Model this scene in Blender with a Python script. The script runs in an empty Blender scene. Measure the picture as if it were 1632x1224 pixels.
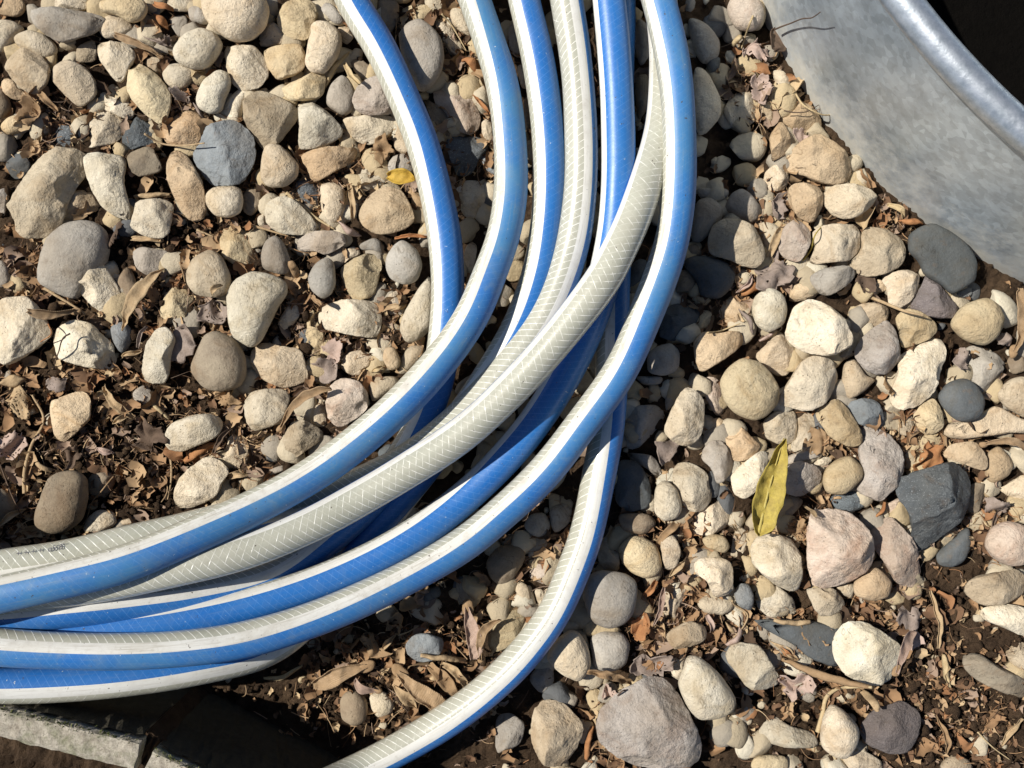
import bpy, math, random
import numpy as np
from mathutils import Vector

R = math.radians
random.seed(7)
RNG = np.random.default_rng(11)

# ------------------------------------------------------------------ camera
S = 0.00042          # metres per photo pixel on the soil plane
H = 0.66             # camera height above the soil
W, HT = 1632, 1224
scene = bpy.context.scene
C = scene.collection
cam_d = bpy.data.cameras.new('camera')
cam_d.sensor_width = 36
cam_d.lens = 36 * H / (W * S)
cam_d.clip_start = 0.01
cam_d.clip_end = 60
cam = bpy.data.objects.new('camera', cam_d)
cam.location = (0, 0, H)
C.objects.link(cam)
scene.camera = cam

# ------------------------------------------------------------------ sky, sun, exposure
SUN_ELEV = R(49)
LIGHT = Vector((0.975, -0.222, 0)).normalized()      # horizontal direction the light travels
world = bpy.data.worlds.new('World')
scene.world = world
world.use_nodes = True
wn = world.node_tree
sky = wn.nodes.new('ShaderNodeTexSky')
sky.sky_type = 'NISHITA'
sky.sun_disc = False
sky.sun_elevation = SUN_ELEV
to_sun = -LIGHT
sky.sun_rotation = math.atan2(to_sun.x, to_sun.y)
bg = wn.nodes['Background']
sky.air_density = 0.7
sky.dust_density = 0.4
bg.inputs['Strength'].default_value = 0.066
wn.links.new(sky.outputs['Color'], bg.inputs['Color'])
sun_d = bpy.data.lights.new('sun', 'SUN')
sun_d.energy = 5.0
sun_d.angle = R(0.53)
sun_d.color = (1.0, 0.955, 0.88)
sun = bpy.data.objects.new('sun', sun_d)
d = Vector((LIGHT.x * math.cos(SUN_ELEV), LIGHT.y * math.cos(SUN_ELEV), -math.sin(SUN_ELEV)))
sun.rotation_euler = d.to_track_quat('-Z', 'Y').to_euler()
sun.location = (-1, 0.2, 1.5)
C.objects.link(sun)
scene.cycles.max_bounces = 5
scene.cycles.diffuse_bounces = 3
scene.cycles.glossy_bounces = 2
scene.cycles.transmission_bounces = 2
vs = scene.view_settings
vs.view_transform = 'Standard'
vs.look = 'None'
vs.exposure = 0.2
vs.gamma = 1
vs.use_curve_mapping = False

# ------------------------------------------------------------------ helpers
def PX(x, y, z=0.0):
    """photo pixel at height z -> world point"""
    k = S * (H - z) / H
    return ((x - W / 2) * k, (HT / 2 - y) * k, z)

def mesh_obj(name, verts, faces, mat=None, parent=None, smooth=True, loc=None):
    me = bpy.data.meshes.new(name)
    verts = np.asarray(verts, dtype=np.float64)
    if isinstance(faces, np.ndarray):
        n, k = faces.shape
        me.vertices.add(len(verts))
        me.vertices.foreach_set('co', verts.ravel())
        me.loops.add(n * k)
        me.loops.foreach_set('vertex_index', faces.ravel().astype(np.int32))
        me.polygons.add(n)
        me.polygons.foreach_set('loop_start', np.arange(0, n * k, k, dtype=np.int32))
        me.update(calc_edges=True)
    else:
        me.from_pydata(verts.tolist(), [], faces)
    if smooth:
        me.polygons.foreach_set('use_smooth', [True] * len(me.polygons))
    if mat:
        me.materials.append(mat)
    o = bpy.data.objects.new(name, me)
    if loc is not None:
        o.location = loc
    C.objects.link(o)
    if parent:
        o.parent = parent
    return o

def tag(o, label=None, cat=None, group=None, kind=None):
    if label: o['label'] = label
    if cat: o['category'] = cat
    if group: o['group'] = group
    if kind: o['kind'] = kind
    return o

def empty(name, loc=(0, 0, 0)):
    o = bpy.data.objects.new(name, None)
    o.empty_display_size = 0.02
    o.location = loc
    C.objects.link(o)
    return o

def sub_child(o, parent):
    o.parent = parent
    o.location = Vector(o.location) - Vector(parent.location)
    return o

class NM:
    """small node-material builder"""
    def __init__(self, name, rough=0.8, spec=0.35):
        self.m = bpy.data.materials.new(name)
        self.m.use_nodes = True
        self.t = self.m.node_tree
        self.b = self.t.nodes['Principled BSDF']
        self.b.inputs['Roughness'].default_value = rough
        self.b.inputs['Specular IOR Level'].default_value = spec
    def n(self, typ, **kw):
        nd = self.t.nodes.new(typ)
        for k, v in kw.items():
            if k.startswith('_'):
                setattr(nd, k[1:], v)
            else:
                nd.inputs[k.replace('__', ' ')].default_value = v
        return nd
    def l(self, a, b):
        self.t.links.new(a, b)
    def noise(self, vec, scale, detail=4, rough=0.55, dist=0.0):
        nd = self.n('ShaderNodeTexNoise')
        nd.inputs['Scale'].default_value = scale
        nd.inputs['Detail'].default_value = detail
        nd.inputs['Roughness'].default_value = rough
        nd.inputs['Distortion'].default_value = dist
        if vec is not None: self.l(vec, nd.inputs['Vector'])
        return nd.outputs['Fac']
    def ramp(self, fac, stops, interp='LINEAR'):
        nd = self.n('ShaderNodeValToRGB')
        cr = nd.color_ramp
        cr.interpolation = interp
        while len(cr.elements) < len(stops): cr.elements.new(0.5)
        for e, (p, c) in zip(cr.elements, stops):
            e.position = p
            e.color = (c, c, c, 1) if not hasattr(c, '__len__') else (*c[:3], 1)
        self.l(fac, nd.inputs['Fac'])
        return nd.outputs['Color']
    def mix(self, fac, a, b, mode='MIX'):
        nd = self.n('ShaderNodeMix')
        nd.data_type = 'RGBA'
        nd.blend_type = mode
        for sock, v in ((nd.inputs[0], fac), (nd.inputs[6], a), (nd.inputs[7], b)):
            if hasattr(v, 'links') or hasattr(v, 'is_linked'):
                self.l(v, sock)
            elif hasattr(v, '__len__'):
                sock.default_value = (*v[:3], 1)
            else:
                sock.default_value = v
        return nd.outputs[2]
    def math(self, op, a, b=None, c=None):
        nd = self.n('ShaderNodeMath')
        nd.operation = op
        for i, v in enumerate((a, b, c)):
            if v is None: continue
            if hasattr(v, 'is_linked'): self.l(v, nd.inputs[i])
            else: nd.inputs[i].default_value = v
        return nd.outputs[0]
    def bump(self, height, strength=0.4, dist=0.001, prev=None):
        nd = self.n('ShaderNodeBump')
        nd.inputs['Strength'].default_value = strength
        nd.inputs['Distance'].default_value = dist
        self.l(height, nd.inputs['Height'])
        if prev is not None: self.l(prev, nd.inputs['Normal'])
        return nd.outputs['Normal']
    def objvec(self):
        tc = self.n('ShaderNodeTexCoord')
        oi = self.n('ShaderNodeObjectInfo')
        sc = self.n('ShaderNodeVectorMath'); sc.operation = 'SCALE'
        sc.inputs[0].default_value = (3.7, 5.1, 7.3)
        self.l(oi.outputs['Random'], sc.inputs['Scale'])
        ad = self.n('ShaderNodeVectorMath'); ad.operation = 'ADD'
        self.l(tc.outputs['Object'], ad.inputs[0]); self.l(sc.outputs[0], ad.inputs[1])
        return ad.outputs[0], oi.outputs['Random']

# ------------------------------------------------------------------ stone materials
def stone_mat(name, ca, cb, stain, pits=0.3, speck=0.0, rough=0.88, bumpk=0.5, speckcol=(0.6, 0.62, 0.64)):
    M = NM('stone_' + name, rough, 0.25)
    v, rnd = M.objvec()
    base = M.mix(M.ramp(M.noise(v, 75, 3, 0.6, 0.5), [(0.32, 0), (0.68, 1)]), ca, cb)
    base = M.mix(M.math('MULTIPLY', M.ramp(M.noise(v, 42, 4, 0.65, 0.8), [(0.5, 0), (0.66, 1)]), 0.55), base, stain)
    fine = M.noise(v, 800, 2, 0.7)
    base = M.mix(0.55, base, M.mix(fine, (0.55, 0.55, 0.55), (1.35, 1.35, 1.35)), 'MULTIPLY')
    # grey-brown soil dust smears
    base = M.mix(M.math('MULTIPLY', M.ramp(M.noise(v, 150, 4, 0.7), [(0.56, 0), (0.72, 1)]), 0.4), base, (0.16, 0.115, 0.075))
    if pits:
        vo = M.n('ShaderNodeTexVoronoi'); vo.inputs['Scale'].default_value = 420
        M.l(v, vo.inputs['Vector'])
        pit = M.ramp(vo.outputs['Distance'], [(0.10, 1), (0.2, 0)])
        gate = M.ramp(M.noise(v, 110, 2, 0.5), [(0.5, 0), (0.62, 1)])
        pit = M.math('MULTIPLY', pit, gate)
        base = M.mix(M.math('MULTIPLY', pit, pits), base, (0.09, 0.07, 0.045))
    if speck:
        sp = M.ramp(M.noise(v, 1050, 2, 0.8), [(0.6, 0), (0.68, 1)])
        base = M.mix(M.math('MULTIPLY', sp, speck), base, speckcol)
    ck = M.math('ABSOLUTE', M.math('SUBTRACT', M.noise(v, 38, 3, 0.6, 1.2), 0.5))
    crack = M.math('MULTIPLY', M.ramp(ck, [(0.0, 1), (0.010, 0)]), M.ramp(M.noise(v, 60, 2, 0.5), [(0.5, 0), (0.6, 1)]))
    base = M.mix(M.math('MULTIPLY', crack, 0.6), base, tuple(c * 0.4 for c in stain))
    base = M.mix(M.math('MULTIPLY', M.ramp(M.noise(v, 26, 2, 0.5), [(0.42, 0), (0.62, 1)]), 0.5), base, M.mix(1.0, base, (0.78, 0.70, 0.60), 'MULTIPLY'))
    val = M.math('ADD', M.math('MULTIPLY', rnd, 0.34), 0.86)
    r2 = M.math('FRACT', M.math('MULTIPLY', rnd, 37.31)); r3 = M.math('FRACT', M.math('MULTIPLY', rnd, 91.7))
    base = M.mix(M.math('MULTIPLY', r2, 0.32), base, M.mix(1.0, base, (1.06, 0.90, 0.80), 'MULTIPLY'))
    base = M.mix(M.math('MULTIPLY', r3, 0.35), base, M.mix(1.0, base, (0.90, 0.97, 1.0), 'MULTIPLY'))
    hs = M.n('ShaderNodeHueSaturation')
    M.l(base, hs.inputs['Color']); M.l(val, hs.inputs['Value'])
    hs.inputs['Saturation'].default_value = 0.98
    M.l(hs.outputs['Color'], M.b.inputs['Base Color'])
    nrm = M.bump(M.noise(v, 170, 5, 0.7), bumpk * 1.2, 0.005)
    nrm = M.bump(fine, bumpk * 0.7, 0.0007, nrm)
    if pits:
        inv = M.math('SUBTRACT', 1.0, pit)
        nrm = M.bump(inv, 0.6, 0.0009, nrm)
    M.l(nrm, M.b.inputs['Normal'])
    return M.m

SM = {
 'c': stone_mat('cream', (0.65, 0.57, 0.435), (0.56, 0.485, 0.36), (0.45, 0.335, 0.20), 0.6),
 'w': stone_mat('offwhite', (0.70, 0.64, 0.51), (0.60, 0.535, 0.405), (0.48, 0.385, 0.235), 0.6),
 't': stone_mat('tan', (0.53, 0.445, 0.32), (0.43, 0.355, 0.25), (0.34, 0.24, 0.135), 0.5),
 'y': stone_mat('ochre', (0.60, 0.50, 0.32), (0.52, 0.425, 0.27), (0.42, 0.30, 0.15), 0.4),
 'o': stone_mat('orange_tan', (0.59, 0.455, 0.295), (0.50, 0.38, 0.245), (0.40, 0.255, 0.125), 0.4),
 'r': stone_mat('brown', (0.30, 0.25, 0.18), (0.245, 0.20, 0.145), (0.20, 0.14, 0.085), 0.2, 0.0, 0.8, 0.3),
 'p': stone_mat('pinkish', (0.57, 0.485, 0.40), (0.48, 0.39, 0.31), (0.38, 0.235, 0.16), 0.5),
 'g': stone_mat('grey', (0.42, 0.385, 0.33), (0.345, 0.315, 0.27), (0.29, 0.235, 0.17), 0.25, 0.0, 0.85, 0.35),
 'd': stone_mat('slate', (0.115, 0.127, 0.132), (0.088, 0.098, 0.102), (0.10, 0.095, 0.08), 0.0, 0.35, 0.7, 0.25, (0.16, 0.18, 0.185)),
 'b': stone_mat('bluegrey', (0.25, 0.268, 0.275), (0.19, 0.207, 0.215), (0.21, 0.20, 0.18), 0.0, 0.2, 0.8, 0.5, (0.3, 0.32, 0.33)),
 'k': stone_mat('speckled', (0.14, 0.158, 0.168), (0.092, 0.105, 0.113), (0.10, 0.105, 0.105), 0.0, 0.8, 0.65, 0.6, (0.33, 0.37, 0.39)),
 'v': stone_mat('mauvegrey', (0.46, 0.42, 0.375), (0.365, 0.33, 0.29), (0.29, 0.215, 0.165), 0.2, 0.25, 0.85, 0.6, (0.6, 0.57, 0.54)),
 'u': stone_mat('mauvedark', (0.20, 0.175, 0.17), (0.15, 0.132, 0.13), (0.13, 0.115, 0.105), 0.0, 0.5, 0.75, 0.6, (0.36, 0.34, 0.34)),
}

# ------------------------------------------------------------------ soil and setting
def sines(p, seed, freq, n=10):
    """cheap smooth 3-D noise, about -1..1"""
    rg = np.random.default_rng(seed)
    out = np.zeros(len(p))
    for i in range(n):
        k = rg.normal(size=3); k /= np.linalg.norm(k)
        f = freq * rg.uniform(0.6, 1.7)
        out += np.sin(p @ k * f + rg.uniform(0, 6.28)) * rg.uniform(0.5, 1.0)
    return out / (0.55 * n ** 0.5 * 1.3)

def soil_material():
    M = NM('soil', 0.95, 0.15)
    tc = M.n('ShaderNodeTexCoord').outputs['Object']
    base = M.mix(M.ramp(M.noise(tc, 45, 6, 0.65), [(0.35, 0), (0.7, 1)]), (0.05, 0.031, 0.019), (0.14, 0.090, 0.053))
    base = M.mix(M.math('MULTIPLY', M.ramp(M.noise(tc, 700, 4, 0.8), [(0.55, 0), (0.75, 1)]), 0.5), base, (0.21, 0.155, 0.10))
    M.l(base, M.b.inputs['Base Color'])
    nrm = M.bump(M.noise(tc, 160, 8, 0.75), 0.9, 0.008)
    nrm = M.bump(M.noise(tc, 900, 4, 0.75), 0.8, 0.002, nrm)
    M.l(nrm, M.b.inputs['Normal'])
    return M.m
SOIL = soil_material()

dense_x = np.linspace(-0.42, 0.42, 360)
dense_y = np.linspace(-0.33, 0.33, 280)
gx = np.concatenate([[-6, -3, -1.6, -1.0, -0.7, -0.55], dense_x, [0.55, 0.7, 1.0, 1.6, 3, 6]])
gy = np.concatenate([[-6, -3, -1.6, -1.0, -0.7, -0.5], dense_y, [0.5, 0.7, 1.0, 1.6, 3, 6]])
GX, GY = np.meshgrid(gx, gy)
gp = np.stack([GX.ravel(), GY.ravel(), np.zeros(GX.size)], 1)
gp[:, 2] = 0.0022 * sines(gp, 1, 90) + 0.0016 * sines(gp, 2, 320) + 0.0009 * sines(gp, 3, 900, 14) + 0.0008 * RNG.normal(size=len(gp))
nx, ny = len(gx), len(gy)
ii, jj = np.meshgrid(np.arange(nx - 1), np.arange(ny - 1))
a0 = (jj * nx + ii).ravel()
gf = np.stack([a0, a0 + 1, a0 + nx + 1, a0 + nx], 1)
tag(mesh_obj('ground', gp, gf, SOIL), kind='structure')

# ------------------------------------------------------------------ galvanised tub
def circle3(p, q, r):
    ax, ay, bx, by, cx, cy = *p[:2], *q[:2], *r[:2]
    dd = 2 * (ax * (by - cy) + bx * (cy - ay) + cx * (ay - by))
    ux = ((ax**2 + ay**2) * (by - cy) + (bx**2 + by**2) * (cy - ay) + (cx**2 + cy**2) * (ay - by)) / dd
    uy = ((ax**2 + ay**2) * (cx - bx) + (bx**2 + by**2) * (ax - cx) + (cx**2 + cy**2) * (bx - ax)) / dd
    return ux, uy, math.hypot(ax - ux, ay - uy)

def tub():
    ZR = 0.150
    rc = circle3(PX(1433, 0, ZR), PX(1528, 112, ZR), PX(1640, 222, ZR))
    bc = circle3(PX(1222, 40, 0.0), PX(1345, 232, 0.0), PX(1640, 462, 0.0))
    rR = min(rc[2], 0.42)
    # keep the rim tangent point, limit its radius
    m = PX(1528, 112, ZR)
    un = Vector((rc[0] - m[0], rc[1] - m[1])).normalized()
    rcx, rcy = m[0] + un.x * rR, m[1] + un.y * rR
    bR = min(bc[2], 0.36)
    m2 = PX(1345, 232, 0.0)
    un2 = Vector((bc[0] - m2[0], bc[1] - m2[1])).normalized()
    bcx, bcy = m2[0] + un2.x * bR, m2[1] + un2.y * bR
    M = NM('galvanised_steel', 0.42, 0.5)
    tc = M.n('ShaderNodeTexCoord').outputs['Object']
    v1 = M.n('ShaderNodeTexVoronoi'); v1.inputs['Scale'].default_value = 230; M.l(tc, v1.inputs['Vector'])
    cell = M.n('ShaderNodeSeparateXYZ'); M.l(v1.outputs['Color'], cell.inputs[0])
    broad = M.ramp(M.noise(tc, 13, 6, 0.62), [(0.36, 0), (0.64, 1)])
    base = M.mix(broad, (0.33, 0.385, 0.43), (0.64, 0.71, 0.755))
    base = M.mix(0.55, base, M.mix(cell.outputs['X'], (0.68, 0.68, 0.68), (1.2, 1.2, 1.2)), 'MULTIPLY')
    base = M.mix(M.math('MULTIPLY', M.ramp(M.noise(tc, 70, 6, 0.72), [(0.48, 0), (0.7, 1)]), 0.45), base, (0.30, 0.315, 0.315))
    sx = M.n('ShaderNodeSeparateXYZ'); M.l(tc, sx.inputs[0])
    hgt = M.math('SUBTRACT', M.math('MULTIPLY', M.noise(tc, 34, 8, 0.78), 0.16), M.math('ADD', sx.outputs['Z'], 0.032))
    dust = M.ramp(hgt, [(0.0, 0.0), (0.05, 0.9)])
    mp = M.n('ShaderNodeMapping'); mp.inputs['Scale'].default_value = (1, 1, 5); mp.inputs['Rotation'].default_value = (0.6, 0.4, 0.3); M.l(tc, mp.inputs['Vector'])
    scr = M.ramp(M.noise(mp.outputs[0], 210, 4, 0.8), [(0.62, 0), (0.68, 1)])
    base = M.mix(M.math('MULTIPLY', scr, 0.55), base, (0.82, 0.84, 0.85))
    base = M.mix(dust, base, M.mix(M.noise(tc, 300, 4, 0.7), (0.50, 0.47, 0.39), (0.68, 0.67, 0.61)))
    M.l(base, M.b.inputs['Base Color'])
    M.l(M.math('SUBTRACT', 0.55, M.math('MULTIPLY', dust, 0.5)), M.b.inputs['Metallic'])
    M.l(M.math('ADD', M.math('MULTIPLY', M.noise(tc, 120, 4, 0.7), 0.15), M.math('ADD', 0.30, M.math('MULTIPLY', dust, 0.4))), M.b.inputs['Roughness'])
    nrm = M.bump(M.noise(tc, 14, 2, 0.5), 0.25, 0.006)
    nrm = M.bump(M.noise(tc, 500, 4, 0.7), 0.12, 0.0006, nrm)
    M.l(nrm, M.b.inputs['Normal'])
    RM = NM('galvanised_rim', 0.3, 0.5)
    tc = RM.n('ShaderNodeTexCoord').outputs['Object']
    RM.l(RM.mix(RM.ramp(RM.noise(tc, 180, 5, 0.7), [(0.35, 0), (0.65, 1)]), (0.44, 0.49, 0.53), (0.68, 0.72, 0.76)), RM.b.inputs['Base Color'])
    RM.b.inputs['Metallic'].default_value = 0.8
    RM.l(RM.math('ADD', 0.32, RM.math('MULTIPLY', RM.noise(tc, 300, 4, 0.7), 0.22)), RM.b.inputs['Roughness'])
    RM.l(RM.bump(RM.noise(tc, 260, 4, 0.7), 0.2, 0.001), RM.b.inputs['Normal'])
    N = 240
    ang = np.linspace(0, 2 * math.pi, N, endpoint=False)
    root = empty('steel_tub', (bcx, bcy, 0))
    tag(root, 'galvanised steel tub with a rolled rim at the top right', 'tub')
    lev = 26
    V = []
    for i in range(lev + 1):
        t = i / lev
        z = -0.012 + t * (ZR + 0.012)
        f = t + 0.05 * math.sin(math.pi * t)
        cx = bcx + (rcx - bcx) * f; cy = bcy + (rcy - bcy) * f
        rr = bR + (rR - bR) * f
        V.append(np.stack([cx + rr * np.cos(ang), cy + rr * np.sin(ang), np.full(N, z)], 1))
    V = np.concatenate(V)
    def rings(n):
        i, j = np.meshgrid(np.arange(N), np.arange(n - 1))
        a = (j * N + i).ravel(); b = (j * N + (i + 1) % N).ravel()
        return np.stack([a, b, b + N, a + N], 1)
    # inner skin 1.5 mm inside
    V2 = V.copy()
    for i in range(lev + 1):
        s = slice(i * N, (i + 1) * N)
        c = V2[s, :2].mean(0)
        V2[s, :2] = c + (V2[s, :2] - c) * 0.994
    wall = mesh_obj('wall', V - np.array([bcx, bcy, 0]), rings(lev + 1), M.m, root)
    inner = mesh_obj('inner_wall', V2 - np.array([bcx, bcy, 0]), rings(lev + 1)[:, ::-1], M.m, root)
    # rolled rim
    K = 24; rr0 = 0.0088
    V = []
    for k in range(K):
        p = 2 * math.pi * k / K
        V.append(np.stack([rcx + (rR + rr0 * math.cos(p)) * np.cos(ang) - bcx, rcy + (rR + rr0 * math.cos(p)) * np.sin(ang) - bcy,
                           np.full(N, ZR + 0.001 + rr0 * math.sin(p))], 1))
    V = np.concatenate(V)
    i, j = np.meshgrid(np.arange(N), np.arange(K))
    a = (j * N + i).ravel(); b = (j * N + (i + 1) % N).ravel()
    c = (((j + 1) % K) * N + (i + 1) % N).ravel(); e = (((j + 1) % K) * N + i).ravel()
    mesh_obj('rolled_rim', V, np.stack([a, b, c, e], 1), RM.m, root)
    # soil low inside, coloured near black to stand in for the tub's shade
    D = NM('shade_blackened_peat', 1.0, 0.05)
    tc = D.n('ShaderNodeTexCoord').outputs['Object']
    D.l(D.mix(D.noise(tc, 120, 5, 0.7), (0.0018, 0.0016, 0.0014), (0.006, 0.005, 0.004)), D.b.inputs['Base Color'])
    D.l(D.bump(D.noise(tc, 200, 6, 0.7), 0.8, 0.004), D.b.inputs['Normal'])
    nr = 10
    V = [np.array([[0, 0, 0.012]])]
    for r_ in range(1, nr + 1):
        rr = (bR - 0.006) * r_ / nr
        V.append(np.stack([rr * np.cos(ang), rr * np.sin(ang), 0.012 + 0.003 * np.sin(ang * 7 + r_) * np.cos(ang * 13 + 2 * r_)], 1))
    F = [[0, 1 + i, 1 + (i + 1) % N] for i in range(N)]
    for r_ in range(nr - 1):
        o_ = 1 + r_ * N
        F += [[o_ + i, o_ + N + i, o_ + N + (i + 1) % N, o_ + (i + 1) % N] for i in range(N)]
    mesh_obj('soil_fill', np.concatenate(V), F, D.m, root)
    return (bcx, bcy, bR)
TUBC = tub()

# ------------------------------------------------------------------ concrete edging slabs, lower left
def edging():
    ZE = 0.100
    M = NM('mossy_concrete', 0.95, 0.2)
    tc = M.n('ShaderNodeTexCoord').outputs['Object']
    base = M.mix(M.ramp(M.noise(tc, 160, 6, 0.75), [(0.35, 0), (0.65, 1)]), (0.27, 0.235, 0.185), (0.50, 0.455, 0.37))
    base = M.mix(M.math('MULTIPLY', M.ramp(M.noise(tc, 90, 5, 0.7), [(0.48, 0), (0.66, 1)]), 0.6), base, (0.10, 0.12, 0.045))
    base = M.mix(M.math('MULTIPLY', M.ramp(M.noise(tc, 800, 2, 0.8), [(0.5, 0), (0.7, 1)]), 0.5), base, (0.08, 0.065, 0.05))
    M.l(base, M.b.inputs['Base Color'])
    n1 = M.bump(M.noise(tc, 420, 5, 0.75), 0.6, 0.0018)
    M.l(n1, M.b.inputs['Normal'])
    MO = NM('moss', 1.0, 0.1)
    tc = MO.n('ShaderNodeTexCoord').outputs['Object']
    MO.l(MO.mix(MO.noise(tc, 500, 4, 0.7), (0.05, 0.07, 0.015), (0.26, 0.26, 0.11)), MO.b.inputs['Base Color'])
    DK = NM('shade_darkened_face', 1.0, 0.05)  # shade on the slab's inner side, painted as a darker colour
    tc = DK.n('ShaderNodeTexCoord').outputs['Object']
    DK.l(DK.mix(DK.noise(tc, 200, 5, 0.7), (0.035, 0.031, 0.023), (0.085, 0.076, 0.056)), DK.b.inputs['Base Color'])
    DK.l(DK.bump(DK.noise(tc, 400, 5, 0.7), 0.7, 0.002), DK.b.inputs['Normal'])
    runs = [((-420, 1028), (222, 1184), 'first mossy concrete edging slab in the lower left corner'),
            ((244, 1196), (700, 1420), 'second concrete edging slab just right of the dark joint, bottom left')]
    T = 0.0175
    for (p, q, lab) in runs:
        A = Vector(PX(*p, ZE)); B = Vector(PX(*q, ZE))
        ax = (B - A); L = ax.length; ax.normalize()
        nv = Vector((ax.y, -ax.x, 0))
        if nv.y > 0: nv = -nv           # away from the gravel
        root = empty('edging_slab', (A.x, A.y, 0))
        tag(root, lab, 'edging', 'concrete edging slabs')
        n = int(L / 0.004)
        prof = [(0.0, -0.03), (0.0, ZE - 0.004), (0.0012, ZE - 0.001), (0.004, ZE - 0.0022), (0.009, ZE - 0.003), (T - 0.003, ZE - 0.0015), (T - 0.0008, ZE - 0.003), (T, ZE - 0.006), (T, -0.03)]
        V = []
        for i in range(n + 1):
            s = L * i / n
            for (u, z) in prof:
                V.append([ax.x * s + nv.x * u, ax.y * s + nv.y * u, z])
        V = np.array(V)
        V += 0.00025 * RNG.normal(size=V.shape)
        k = len(prof)
        F = [[i * k + j, i * k + j + 1, (i + 1) * k + j + 1, (i + 1) * k + j] for i in range(n) for j in range(k - 1)]
        F += [list(range(k))[::-1], [n * k + j for j in range(k)]]
        mesh_obj('slab', V, F, M.m, root, smooth=False)
        # sheet over the inner face, coloured dark to paint in its shade, 2 mm proud
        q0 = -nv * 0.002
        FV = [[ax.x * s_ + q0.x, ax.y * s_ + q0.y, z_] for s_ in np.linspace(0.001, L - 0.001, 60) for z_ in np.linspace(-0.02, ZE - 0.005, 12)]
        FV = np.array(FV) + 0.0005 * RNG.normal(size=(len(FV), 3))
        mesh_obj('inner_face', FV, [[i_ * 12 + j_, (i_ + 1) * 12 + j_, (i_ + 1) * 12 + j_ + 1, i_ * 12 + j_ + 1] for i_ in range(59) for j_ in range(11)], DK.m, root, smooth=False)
        # thin moss crest of tiny tufts on the inner arris
        V = []; F = []
        for i in range(int(L / 0.0006)):
            s = random.uniform(0, L)
            u = random.gauss(0.0006, 0.0012)
            w = random.uniform(0.0003, 0.0008); h = random.uniform(0.0008, 0.0026)
            a = random.uniform(0, 3.14)
            c0 = Vector((ax.x * s + nv.x * u, ax.y * s + nv.y * u, ZE - 0.0025))
            e = Vector((math.cos(a) * w, math.sin(a) * w, 0))
            e2 = Vector((-e.y, e.x, 0))
            b = len(V)
            tip = c0 + Vector((random.gauss(0, 0.0006), random.gauss(0, 0.0006), h + 0.001))
            V += [c0 + e, c0 - e, c0 + e2, tip]
            F += [[b, b + 2, b + 3], [b + 2, b + 1, b + 3], [b + 1, b, b + 3]]
        mo = mesh_obj('moss_crest', [list(v) for v in V], F, MO.m, root, smooth=False)
        mo['kind'] = 'stuff'
edging()
def edging_joint():
    # soil packed in the joint between the two slabs
    ZE = 0.088
    A = Vector(PX(219, 1181, 0.1)); B = Vector(PX(249, 1203, 0.1))
    ax = (B - A); ax.normalize(); nv = Vector((ax.y, -ax.x, 0))
    if nv.y > 0: nv = -nv
    V = []; n = 8
    L = (B - A).length
    for z in (-0.02, ZE):
        for i in range(n + 1):
            for j in range(5):
                p = A + ax * L * i / n + nv * (-0.0025 + 0.020 * j / 4)
                V.append([p.x - A.x, p.y - A.y, z + (0.0015 * math.sin(3 * i + 5 * j) if z > 0 else 0)])
    m = (n + 1) * 5
    F = [[m + i * 5 + j, m + (i + 1) * 5 + j, m + (i + 1) * 5 + j + 1, m + i * 5 + j + 1] for i in range(n) for j in range(4)]
    F += [[i * 5, (i + 1) * 5, m + (i + 1) * 5, m + i * 5] for i in range(n)] + [[i * 5 + 4, m + i * 5 + 4, m + (i + 1) * 5 + 4, (i + 1) * 5 + 4] for i in range(n)]
    F += [[j, m + j, m + j + 1, j + 1] for j in range(4)] + [[n * 5 + j, n * 5 + j + 1, m + n * 5 + j + 1, m + n * 5 + j] for j in range(4)]
    o = mesh_obj('joint_soil', V, F, SOIL, smooth=False, loc=(A.x, A.y, 0))
    tag(o, 'dark soil packed in the joint between the two edging slabs', 'soil')
edging_joint()

# ------------------------------------------------------------------ the stones, traced tile by tile
TILES = {'a': (0, 0), 'b': (400, 0), 'c': (0, 300), 'd': (400, 300), 'e': (0, 600), 'f': (400, 600), 'g': (0, 900), 'h': (400, 924),
         'i': (800, 0), 'j': (1200, 0), 'k': (900, 300), 'l': (1232, 300), 'm': (900, 600), 'n': (1232, 600), 'o': (800, 924),
         'q': (1232, 924), 'r': (1000, 820), 's': (640, 780)}
ZS = 4.08
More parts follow.
